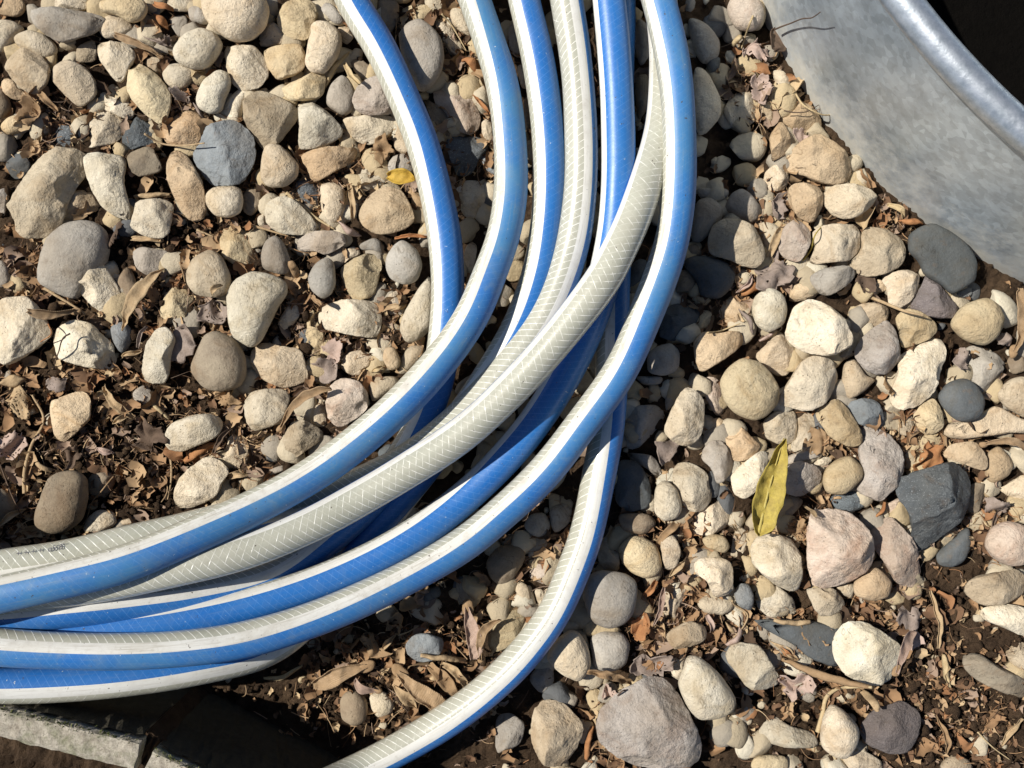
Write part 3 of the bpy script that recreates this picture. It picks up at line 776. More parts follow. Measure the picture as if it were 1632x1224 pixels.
def stone_shape(poly, shape, seed, sub):
    """poly: outline in metres round the origin -> verts, half thickness"""
    rg = np.random.default_rng(seed)
    D, F = ICO[sub]
    it = {'r': 4, 'm': 2, 'a': 1, 'f': 1}[shape]
    out = chaikin(poly, it)
    if shape == 'r':
        q = out.copy()
        for _ in range(6): q = 0.25 * np.roll(q, 1, 0) + 0.5 * q + 0.25 * np.roll(q, -1, 0)
        out = q * (np.abs(out).max() / np.abs(q).max())
    # densify
    nxt = np.roll(out, -1, 0)
    ts = np.linspace(0, 1, 6, endpoint=False)[None, :, None]
    dense = (out[:, None] * (1 - ts) + nxt[:, None] * ts).reshape(-1, 2)
    th = np.arctan2(dense[:, 1], dense[:, 0]); rr = np.hypot(dense[:, 0], dense[:, 1])
    bins = np.linspace(-math.pi, math.pi, 181)
    Rb = np.zeros(181)
    o = np.argsort(th)
    Rb = np.interp(bins, np.concatenate([th[o] - 2 * math.pi, th[o], th[o] + 2 * math.pi]), np.tile(rr[o], 3))
    cov = np.cov(poly.T); ev = np.sqrt(np.maximum(np.linalg.eigvalsh(cov), 1e-10))
    short, lng = ev[0] * 1.35, ev[1] * 1.35
    c = min(0.80 * short, 0.55 * lng) * rg.uniform(0.85, 1.1)
    if shape == 'f': c = max(0.0045, 0.30 * short)
    rho = np.sqrt(np.maximum(0, 1 - D[:, 2] ** 2))
    pw = {'r': 0.86, 'm': 0.56, 'a': 0.40, 'f': 0.36}[shape]
    tv = np.arctan2(D[:, 1], D[:, 0])
    RR = np.interp(tv, bins, Rb)
    pr = RR * rho ** pw
    zq = {'r': 1.0, 'm': 0.98, 'a': 0.95, 'f': 0.8}[shape]
    z = c * np.sign(D[:, 2]) * np.abs(D[:, 2]) ** zq
    V = np.stack([pr * np.cos(tv), pr * np.sin(tv), z], 1)
    # broken faces: flatten against a few tilted planes
    npl = {'r': 2, 'm': 7, 'a': 9, 'f': 2}[shape]
    lo_, hi_ = {'r': (0.82, 0.95), 'm': (0.60, 0.88), 'a': (0.50, 0.80), 'f': (0.8, 0.95)}[shape]
    az0 = rg.uniform(0, 6.283)
    for q in range({'r': 0, 'm': 2, 'a': 4, 'f': 0}[shape]):      # a few large faces meeting in ridges
        az = az0 + q * 1.75 + rg.uniform(-0.5, 0.5); el = rg.uniform(0.7, 1.25)
        n = np.array([math.cos(az) * math.cos(el), math.sin(az) * math.cos(el), math.sin(el)])
        s = V @ n
        V -= np.maximum(0, s - s.max() * rg.uniform(0.45, 0.68))[:, None] * n
    for _ in range(npl):
        az = rg.uniform(0, 6.283)
        el = rg.uniform(0.55 if shape == 'a' else 0.35, 1.35) if shape != 'f' else rg.uniform(1.25, 1.5)
        n = np.array([math.cos(az) * math.cos(el), math.sin(az) * math.cos(el), math.sin(el)])
        s = V @ n
        dlim = s.max() * rg.uniform(lo_, hi_ - 0.02) if el > 0.6 else s.max() * rg.uniform(lo_ + 0.6 * (hi_ - lo_), hi_)
        ex = np.maximum(0, s - dlim)
        V -= (ex * {'r': 0.6, 'm': 0.92, 'a': 1.0, 'f': 0.9}[shape])[:, None] * n
    size = max(short, 0.004)
    # scooped chips
    for _ in range({'r': 0, 'm': rg.integers(0, 3), 'a': rg.integers(1, 4), 'f': 0}[shape]):
        az = rg.uniform(0, 6.283); el = rg.uniform(0.15, 1.3)
        n = np.array([math.cos(az) * math.cos(el), math.sin(az) * math.cos(el), math.sin(el)])
        top = V[np.argmax(V @ n)]
        rad = size * rg.uniform(0.35, 1.0)
        cc = top + n * rad * rg.uniform(0.72, 0.9) + rg.normal(size=3) * size * 0.15
        dv = V - cc; dd = np.linalg.norm(dv, axis=1)
        hit = dd < rad
        V[hit] = cc + dv[hit] / dd[hit, None] * rad
    nr = V / np.maximum(1e-6, np.linalg.norm(V, axis=1))[:, None]
    amp = {'r': 0.02, 'm': 0.03, 'a': 0.034, 'f': 0.02}[shape] * size
    V = V + nr * (amp * sines(V, seed + 5, 3.2 / size, 8) + 0.5 * amp * sines(V, seed + 6, 8.5 / size, 12))[:, None]
    if shape in 'ma':
        rid = 1 - np.abs(sines(V, seed + 7, 4.5 / size, 8))
        V = V - nr * (1.0 * amp * np.clip(rid, 0, 1) ** 4)[:, None]
        V = V + nr * (0.35 * amp * sines(V, seed + 8, 24 / size, 14))[:, None]
    # bring the outline back to the traced one, direction by direction
    tv = np.arctan2(V[:, 1], V[:, 0]); rv = np.hypot(V[:, 0], V[:, 1])
    nb = 64 if sub >= 4 else 36
    bi = ((tv + math.pi) / (2 * math.pi) * nb).astype(int) % nb
    cur = np.zeros(nb); np.maximum.at(cur, bi, rv)
    cur = np.where(cur > 0, cur, np.roll(cur, 1)); cur = np.where(cur > 0, cur, rv.max())
    mid = -math.pi + (np.arange(nb) + 0.5) * 2 * math.pi / nb
    want = np.interp(mid, bins, Rb)
    f = np.clip(want / np.maximum(cur, 1e-5), 0.7, 1.6)
    f = (np.roll(f, 1) + 2 * f + np.roll(f, -1)) / 4
    fac = np.interp(tv, np.concatenate([mid - 2 * math.pi, mid, mid + 2 * math.pi]), np.tile(f, 3)) * 1.035
    w_ = np.clip(rv / np.interp(tv, mid, cur), 0, 1)
    fac = 1 + (fac - 1) * w_
    V[:, :2] *= fac[:, None]
    return V, F, c

COLW = {'c': 'cream', 'w': 'off-white', 't': 'tan', 'y': 'yellowish', 'o': 'orange-tan', 'r': 'brown', 'p': 'pinkish', 'g': 'grey',
        'd': 'dark slate-grey', 'b': 'blue-grey', 'k': 'dark speckled', 'v': 'mauve-grey', 'u': 'dark mauve-grey'}
SHW = {'r': 'rounded', 'm': 'uneven', 'a': 'angular', 'f': 'flat'}
stones = []
for ln in STONES.strip().splitlines():
    parts = ln.split('|')
    t, col, sh, lay = parts[0].split()
    ox, oy = TILES[t]
    pts = np.array([[float(q) for q in w.split(',')] for w in parts[1].split()]) / ZS + np.array([ox, oy])
    # closed-outline area centroid
    x, y = pts[:, 0], pts[:, 1]
    cr = x * np.roll(y, -1) - np.roll(x, -1) * y
    A = cr.sum() / 2
    cx = ((x + np.roll(x, -1)) * cr).sum() / (6 * A); cy = ((y + np.roll(y, -1)) * cr).sum() / (6 * A)
    stones.append(dict(col=col, sh=sh[0], shade='s' in sh[1:], lay=int(lay), pts=pts, c=(cx, cy), area=abs(A),
                       label=parts[2] if len(parts) > 2 else None, ref=parts[3] if len(parts) > 3 else None))

LANDMARKS = [(s['c'], s['ref']) for s in stones if s['ref']]
LANDMARKS += [((1215, 775), 'the yellow-green leaf'), ((640, 285), 'the small yellow leaf')]
def direction(dx, dy):
    a = (math.degrees(math.atan2(-dy, dx)) + 360) % 360
    return ['right of', 'above right of', 'above', 'above left of', 'left of', 'below left of', 'below', 'below right of'][int(((a + 22.5) % 360) // 45)]
def make_label(s, used):
    x, y = s['c']
    lm = sorted(LANDMARKS, key=lambda l: (l[0][0] - x) ** 2 + (l[0][1] - y) ** 2)
    size = 'tiny ' if s['area'] < 900 else 'small ' if s['area'] < 2600 else ''
    kind = size + ('shaded ' if s['shade'] else '') + COLW[s['col']] + ' ' + SHW[s['sh']] + ' ' + ('pebble' if s['area'] < 5200 else 'stone')
    for k in range(5):
        for f in ('{} just {} {}', ):
            lab = f.format(kind, direction(x - lm[k][0][0], y - lm[k][0][1]), lm[k][1])
            if lab not in used and len(lab.split()) <= 16: return lab
    return '{} between {} and {}'.format(kind, lm[0][1], lm[1][1])

used = {s['label'] for s in stones if s['label']}
for i, s in enumerate(stones):
    lab = s['label'] or make_label(s, used)
    used.add(lab)
    area_m = s['area'] * S * S
    zc = 0.42 * min(0.02, 0.42 * math.sqrt(area_m)) + 0.0070 * s['lay'] + 0.0030
    P = np.array([PX(x, y, zc)[:2] for x, y in s['pts']])
    c0 = np.array(PX(*s['c'], zc)[:2])
    sub = 5 if s['sh'] in 'am' and s['area'] > 6000 else 4 if s['area'] > 1300 else 3
    V, F, c = stone_shape(P - c0, s['sh'], 100 + i * 13, sub)
    # gentle tilt, about the centre
    o = mesh_obj('pebble', V, F, SM[s['col']], loc=(c0[0], c0[1], zc))
    tag(o, lab, 'pebble', 'pebbles of the gravel bed')
    s['zc'] = zc; s['top'] = zc + c; s['w'] = c0
print('stones', len(stones))

# loose small gravel in the gaps and the gravel bed beyond the frame: nobody could count it
def gravel():
    D2, F2 = ICO[2]; D3, F3 = ICO[3]
    VV = []; FF = []; off = 0
    def inside_tub(x, y, m=0.0): return math.hypot(x - TUBC[0], y - TUBC[1]) < TUBC[2] + m
    fx, fy = W / 2 * S, HT / 2 * S
    wallA = Vector(PX(0, 1134, 0.1)); wallB = Vector(PX(222, 1188, 0.1))
    wd = (wallB - wallA); 
    def behind_wall(x, y): return y < wallA.y + (x - wallA.x) * wd.y / wd.x + 0.012 and x < -0.1
    rg = random.Random(5)
    spots = []
    for _ in range(420):     # small bits in the gaps
        spots.append((rg.uniform(-fx, fx), rg.uniform(-fy, fy), rg.uniform(0.0018, 0.0055), 0))
    for _ in range(1100):     # half-buried stones of the layer below
        x, y = rg.uniform(-fx, fx), rg.uniform(-fy, fy)
        px_, py_ = x / S + W / 2, HT / 2 - y / S
        bare = (px_ < 330 and 560 < py_ < 880) or (px_ > 1370 and py_ > 950) or (px_ < 800 and py_ > 980) or (px_ < 560 and 380 < py_ < 700 and rg.random() < 0.4)
        if bare and rg.random() < 0.93: continue
        if px_ < 700 and rg.random() < 0.25: continue
        spots.append((x, y, rg.uniform(0.0065, 0.0125), 1))
    # bed beyond the frame, on a jittered grid
    st = 0.030
    for gx_ in np.arange(-0.95, 0.95, st):
        for gy_ in np.arange(-0.85, 0.85, st):
            x = gx_ + rg.uniform(-0.4, 0.4) * st; y = gy_ + rg.uniform(-0.4, 0.4) * st
            if abs(x) < fx + 0.012 and abs(y) < fy + 0.012: continue
            spots.append((x, y, rg.uniform(0.010, 0.018), 1))
    for k, (x, y, r_, big) in enumerate(spots):
        if inside_tub(x, y, r_ * 0.7) or behind_wall(x, y): continue
        D, F = (D3, F3) if big else (D2, F2)
        sc = np.array([r_ * rg.uniform(0.8, 1.3), r_ * rg.uniform(0.7, 1.0), r_ * rg.uniform(0.5, 0.75)])
        V = D * sc
        for _ in range(9):
            n = np.array([rg.gauss(0, 1), rg.gauss(0, 1), rg.gauss(0, 1)]); n /= np.linalg.norm(n)
            s = V @ n; dl = s.max() * rg.uniform(0.6, 0.9)
            V = V - np.maximum(0, s - dl)[:, None] * n
        a = rg.uniform(0, 6.28)
        Rz = np.array([[math.cos(a), -math.sin(a), 0], [math.sin(a), math.cos(a), 0], [0, 0, 1]])
        V = V @ Rz.T + np.array([x, y, sc[2] * 0.35 + (0.001 if not big else 0.0)])
        VV.append(V); FF.append(F + off); off += len(V)
    M = NM('loose_gravel', 0.9, 0.25)
    g = M.n('ShaderNodeNewGeometry')
    tc = M.n('ShaderNodeTexCoord').outputs['Object']
    colr = M.ramp(g.outputs['Random Per Island'], [(0.0, (0.54, 0.47, 0.35)), (0.3, (0.44, 0.37, 0.26)), (0.48, (0.36, 0.32, 0.26)), (0.6, (0.50, 0.40, 0.25)), (0.86, (0.13, 0.135, 0.14)), (0.91, (0.60, 0.55, 0.44))], 'CONSTANT')
    base = M.mix(0.6, colr, M.mix(M.noise(tc, 160, 6, 0.7), (0.6, 0.6, 0.6), (1.25, 1.2, 1.1)), 'MULTIPLY')
    M.l(base, M.b.inputs['Base Color'])
    nrm = M.bump(M.noise(tc, 250, 7, 0.7), 0.6, 0.003)
    M.l(nrm, M.b.inputs['Normal'])
    o = mesh_obj('loose_gravel', np.concatenate(VV), np.concatenate(FF), M.m)
    tag(o, 'loose small gravel filling the gaps between the pebbles', 'gravel', kind='stuff')
gravel()

# ------------------------------------------------------------------ garden hose
HR = 0.0105
SECT = [('white_stripe', -17, 17), ('blue_band', 17, 181), ('white_stripe', 181, 215), ('clear_band', 215, 343)]

def braid_lines(M, uv, pitch, turns, width):
    sp = M.n('ShaderNodeSeparateXYZ'); M.l(uv, sp.inputs[0])
    u, v = sp.outputs['X'], sp.outputs['Y']
    outs = []
    for sg in (1, -1):
        a = M.math('ADD', M.math('MULTIPLY', v, 1.0 / pitch), M.math('MULTIPLY', u, sg * turns))
        fr = M.math('FRACT', a)
        tri = M.math('ABSOLUTE', M.math('SUBTRACT', fr, 0.5))
        outs.append(M.ramp(tri, [(width * 0.55, 1), (width, 0)]))
    return outs, u, v

def hose_mats(i, fade):
    out = {}
    # white
    M = NM('hose_white', 0.42, 0.5)
    tc = M.n('ShaderNodeTexCoord').outputs['Object']
    base = M.mix(M.ramp(M.noise(tc, 30, 5, 0.6), [(0.35, 0), (0.7, 1)]), (0.72, 0.71, 0.66), (0.60, 0.575, 0.50) if fade > 0.5 else (0.68, 0.67, 0.62))
    base = M.mix(M.math('MULTIPLY', M.ramp(M.noise(tc, 160, 6, 0.75), [(0.55, 0), (0.75, 1)]), 0.25 + 0.35 * fade), base, (0.36, 0.31, 0.23))
    base = M.mix(M.ramp(M.noise(tc, 420, 2, 0.5), [(0.74, 0), (0.78, 1)]), base, (0.05, 0.04, 0.03))

    uvd = M.n('ShaderNodeUVMap').outputs['UV']
    mp = M.n('ShaderNodeMapping'); mp.inputs['Scale'].default_value = (46, 34, 1); M.l(uvd, mp.inputs['Vector'])
    streak = M.math('MULTIPLY', M.ramp(M.noise(mp.outputs[0], 1.0, 6, 0.72), [(0.50, 0), (0.74, 1)]), (0.40 + 0.38 * fade))
    scuff = M.math('MULTIPLY', M.ramp(M.noise(tc, 55, 6, 0.75), [(0.5, 0), (0.7, 1)]), (0.40 + 0.38 * fade) * 0.6)
    base = M.mix(M.math('MAXIMUM', streak, scuff), base, (0.30, 0.255, 0.19))
    base = M.mix(M.ramp(M.noise(tc, 380, 3, 0.6), [(0.70, 0), (0.735, 1)]), base, (0.07, 0.055, 0.04))
    M.l(base, M.b.inputs['Base Color'])
    M.l(M.bump(M.noise(tc, 700, 3, 0.7), 0.12, 0.0006), M.b.inputs['Normal'])
    out['white_stripe'] = M.m
    # blue
    M = NM('hose_blue', 0.33, 0.5)
    tc = M.n('ShaderNodeTexCoord').outputs['Object']
    uv = M.n('ShaderNodeUVMap').outputs['UV']
    ln, u, v = braid_lines(M, uv, 0.0047, 9, 0.06)
    base = M.mix(M.ramp(M.noise(tc, 16, 3, 0.6), [(0.3, 0), (0.7, 1)]), (0.011, 0.122, 0.43), (0.020, 0.16, 0.49))
    lines = M.math('MAXIMUM', ln[0], M.math('MULTIPLY', ln[1], 0.45))
    lines = M.math('MULTIPLY', lines, M.ramp(M.noise(tc, 240, 3, 0.6), [(0.3, 0.1), (0.65, 1)]))
    base = M.mix(M.math('MULTIPLY', lines, 0.34), base, (0.22, 0.42, 0.80))
    fd = M.ramp(M.noise(tc, 22, 4, 0.6), [(0.30, 0.15), (0.62, 1.0)])
    base = M.mix(M.math('MULTIPLY', fd, 0.78 * fade), base, (0.075, 0.235, 0.40))
    base = M.mix(M.math('MULTIPLY', M.ramp(M.noise(tc, 130, 6, 0.75), [(0.54, 0), (0.74, 1)]), 0.10 + 0.35 * fade), base, (0.22, 0.29, 0.33))
    base = M.mix(M.ramp(M.noise(tc, 520, 2, 0.5), [(0.735, 0), (0.77, 1)]), base, (0.55, 0.60, 0.62))

    uvd = M.n('ShaderNodeUVMap').outputs['UV']
    mp = M.n('ShaderNodeMapping'); mp.inputs['Scale'].default_value = (46, 34, 1); M.l(uvd, mp.inputs['Vector'])
    streak = M.math('MULTIPLY', M.ramp(M.noise(mp.outputs[0], 1.0, 6, 0.72), [(0.50, 0), (0.74, 1)]), (0.16 + 0.24 * fade))
    scuff = M.math('MULTIPLY', M.ramp(M.noise(tc, 55, 6, 0.75), [(0.5, 0), (0.7, 1)]), (0.16 + 0.24 * fade) * 0.6)
    base = M.mix(M.math('MAXIMUM', streak, scuff), base, (0.25, 0.30, 0.31))
    base = M.mix(M.ramp(M.noise(tc, 380, 3, 0.6), [(0.70, 0), (0.735, 1)]), base, (0.07, 0.055, 0.04))
    M.l(base, M.b.inputs['Base Color'])
    M.l(M.math('ADD', 0.26 + 0.14 * fade, M.math('MULTIPLY', M.noise(tc, 90, 5, 0.7), 0.2)), M.b.inputs['Roughness'])
    nrm = M.bump(lines, 0.12, 0.0004)
    M.l(M.bump(M.noise(tc, 600, 3, 0.7), 0.10, 0.0006, nrm), M.b.inputs['Normal'])
    out['blue_band'] = M.m
    # clear braided
    M = NM('hose_clear', 0.28, 0.5)
    tc = M.n('ShaderNodeTexCoord').outputs['Object']
    uv = M.n('ShaderNodeUVMap').outputs['UV']
    ln, u, v = braid_lines(M, uv, 0.0047, 9, 0.07)
    base = M.mix(M.ramp(M.noise(tc, 40, 5, 0.6), [(0.3, 0), (0.7, 1)]), (0.40, 0.40, 0.325), (0.48, 0.47, 0.385))
    base = M.mix(M.math('MULTIPLY', M.ramp(M.noise(tc, 150, 6, 0.7), [(0.55, 0), (0.75, 1)]), 0.3), base, (0.28, 0.25, 0.18))
    gl = M.ramp(M.noise(tc, 260, 3, 0.6), [(0.34, 0.3), (0.56, 1)])
    l1 = M.math('MULTIPLY', M.math('MULTIPLY', ln[0], gl), M.ramp(u, [(0.735, 0.22), (0.765, 1.0)]))
    l2 = M.math('MULTIPLY', ln[1], M.math('MULTIPLY', M.ramp(M.noise(tc, 190, 2, 0.6), [(0.45, 0.1), (0.64, 1)]), 0.55))
    l2 = M.math('MULTIPLY', M.math('MULTIPLY', l2, 1.5), M.ramp(u, [(0.785, 1.0), (0.815, 0.22)]))
    lines = M.math('MINIMUM', M.math('MAXIMUM', l1, l2), 1.0)
    # bright braid threads, with their broken glints painted into the colour
    base = M.mix(M.math('MULTIPLY', lines, 0.9), base, (0.92, 0.91, 0.83))

    uvd = M.n('ShaderNodeUVMap').outputs['UV']
    mp = M.n('ShaderNodeMapping'); mp.inputs['Scale'].default_value = (46, 34, 1); M.l(uvd, mp.inputs['Vector'])
    streak = M.math('MULTIPLY', M.ramp(M.noise(mp.outputs[0], 1.0, 6, 0.72), [(0.50, 0), (0.74, 1)]), 0.28)
    scuff = M.math('MULTIPLY', M.ramp(M.noise(tc, 55, 6, 0.75), [(0.5, 0), (0.7, 1)]), 0.28 * 0.6)
    base = M.mix(M.math('MAXIMUM', streak, scuff), base, (0.30, 0.255, 0.19))
    base = M.mix(M.ramp(M.noise(tc, 380, 3, 0.6), [(0.70, 0), (0.735, 1)]), base, (0.07, 0.055, 0.04))
    M.l(base, M.b.inputs['Base Color'])
    M.b.inputs['Coat Weight'].default_value = 0.5
    M.b.inputs['Coat Roughness'].default_value = 0.16
    nrm = M.bump(lines, 0.35, 0.0006)
    M.l(M.bump(M.noise(tc, 600, 3, 0.7), 0.10, 0.0006, nrm), M.b.inputs['Normal'])
    out['clear_band'] = M.m
    return out
HMAT = {0: hose_mats(0, 0.22), 1: hose_mats(1, 0.8), 2: hose_mats(2, 1.0)}

# control points: photo x, y, height in mm, roll in degrees (0 = white stripe on top; + = white turned to the coil's outside)
LOOPS = {
 'A': (0, [(505,-130,30,-18),(559,0,32,-18),(603,73,33,-18),(639,147,33,-19),(672,225,33,-22),(694,300,33,-30),(709,375,32,-36),(714,447,31,-37),(711,515,29,-37),
           (698,600,28,-37),(668,685,28,-35),(600,785,32,-25),(520,860,38,-15),(440,915,50,-8),(330,946,68,-8),(220,962,82,-8),(120,972,92,-8),(0,982,98,-8),(-130,985,104,-8)]),
 'J': (0, [(880,-120,36,26),(902,0,37,26),(918,100,38,26),(926,200,38,26),(926,300,38,26),(911,400,38,26),(872,500,38,26),(812,582,38,28),(735,665,38,30),
           (640,738,42,32),(520,790,50,34),(400,818,62,30),(300,845,76,26),(200,868,88,24),(100,890,97,24),(0,904,104,24),(-130,925,110,24)]),
 'B': (2, [(712,-130,34,-13),(757,0,35,-13),(783,73,36,-22),(800,130,36,-30),(811,200,37,-37),(814,300,40,-37),(802,373,44,-36),(778,440,50,-34),(752,502,54,-32),(711,565,58,-30),
           (640,645,62,-30),(547,724,68,-30),(480,768,74,-30),(400,810,84,-32),(300,856,98,-36),(200,897,110,-40),(100,925,117,-44),(0,948,122,-45),(-130,972,126,-45)]),
 'C': (0, [(812,-120,34,-29),(836,0,34,-29),(857,90,34,-29),(870,180,34,-29),(875,270,34,-29),(871,350,34,-28),(856,440,34,-26),(822,530,33,-24),(768,622,30,-40),(700,715,27,-80),
           (630,805,25,-120),(555,900,26,-150),(490,985,32,-168),(420,1038,44,-172),(319,1064,62,-172),(196,1083,76,-172),(90,1090,84,-172),(0,1092,90,-172),(-130,1085,98,-172)]),
 'G': (0, [(958,-120,48,-58),(971,0,49,-58),(979,90,50,-58),(984,190,50,-58),(984,290,50,-58),(975,390,46,-58),(950,490,40,-60),(905,590,36,-60),(855,670,35,-58),(800,735,36,-58),
           (725,805,39,-50),(645,862,46,-46),(530,920,54,-44),(400,964,66,-44),(294,987,76,-44),(190,1002,84,-44),(80,1015,90,-44),(-20,1022,94,-44),(-140,1020,98,-44)]),
 'D': (0, [(1036,-130,34,100),(1052,0,35,100),(1060,90,37,100),(1056,190,44,100),(1037,270,54,100),(1010,349,64,100),(987,398,70,100),(962,443,72,100),(900,525,70,100),(828,607,67,100),
           (740,690,66,100),(645,753,66,100),(570,797,68,100),(498,835,74,100),(400,875,84,100),(270,908,94,100),(150,932,98,100),(30,950,100,100),(-120,965,104,100)]),
 'E': (1, [(1012,-130,56,-33),(1049,0,58,-33),(1069,80,60,-33),(1080,150,61,-33),(1084,250,60,-33),(1080,330,57,-33),(1067,398,54,-30),(1031,496,52,-28),(987,594,52,-26),(930,673,50,-24),
           (868,753,44,-22),(800,818,44,-22),(738,868,48,-20),(640,925,56,-18),(520,980,70,-14),(400,1018,84,-10),(300,1033,94,-9),(196,1038,102,-9),(90,1036,108,-9),(0,1031,112,-9),(-130,1016,116,-9)]),
 'F': (0, [(985,-120,24,-20),(988,0,26,-20),(986,120,27,-18),(985,250,27,-16),(982,350,27,-14),(978,430,27,-12),(976,520,27,-10),(974,600,27,-8),(970,670,28,-4),(957,747,30,4),(937,845,31,10),
           (918,900,31,12),(884,976,31,14),(845,1030,31,15),(800,1078,31,16),(730,1135,31,18),(645,1188,32,20),(540,1243,46,20),(400,1310,110,20),(240,1400,124,20),(60,1520,124,20)]),
}
ORDER = ['A', 'J', 'B', 'C', 'G', 'D', 'E', 'F']
LOOP_LABEL = {'A': 'innermost loop, white inside and bright blue outside', 'J': 'braided loop printed with the hose size', 'B': 'dusty faded blue loop lying over the innermost one',
              'C': 'bright blue loop left of the braided one', 'G': 'blue loop right of the braided one', 'D': 'wide braided loop crossing over the others',
              'E': 'outermost faded blue loop with a white stripe', 'F': 'lowest single strand swinging off to the bottom'}

def catmull(P, per):
    P = np.asarray(P, float)
    Q = np.vstack([2 * P[0] - P[1], P, 2 * P[-1] - P[-2]])
    out = []
    for i in range(1, len(Q) - 2):
        p0, p1, p2, p3 = Q[i - 1], Q[i], Q[i + 1], Q[i + 2]
        d0 = max(np.linalg.norm(p1[:2] - p0[:2]), 1e-6) ** 0.5; d1 = max(np.linalg.norm(p2[:2] - p1[:2]), 1e-6) ** 0.5; d2 = max(np.linalg.norm(p3[:2] - p2[:2]), 1e-6) ** 0.5
        m1 = (p2 - p1) - d1 * ((p2 - p0) / (d0 + d1) - (p1 - p0) / d0) * 1
        m1 = d1 * ((p1 - p0) / d0 - (p2 - p0) / (d0 + d1) + (p2 - p1) / d1)
        m2 = d1 * ((p2 - p1) / d1 - (p3 - p1) / (d1 + d2) + (p3 - p2) / d2)
        t = np.linspace(0, 1, per, endpoint=False)[:, None]
        out.append((2*t**3 - 3*t**2 + 1) * p1 + (t**3 - 2*t**2 + t) * m1 + (-2*t**3 + 3*t**2) * p2 + (t**3 - t**2) * m2)
    out.append(P[-1:])
    return np.vstack(out)

def smooth1(a, n):
    for _ in range(n):
        b = a.copy()
        b[1:-1] = 0.25 * a[:-2] + 0.5 * a[1:-1] + 0.25 * a[2:]
        a = b
    return a

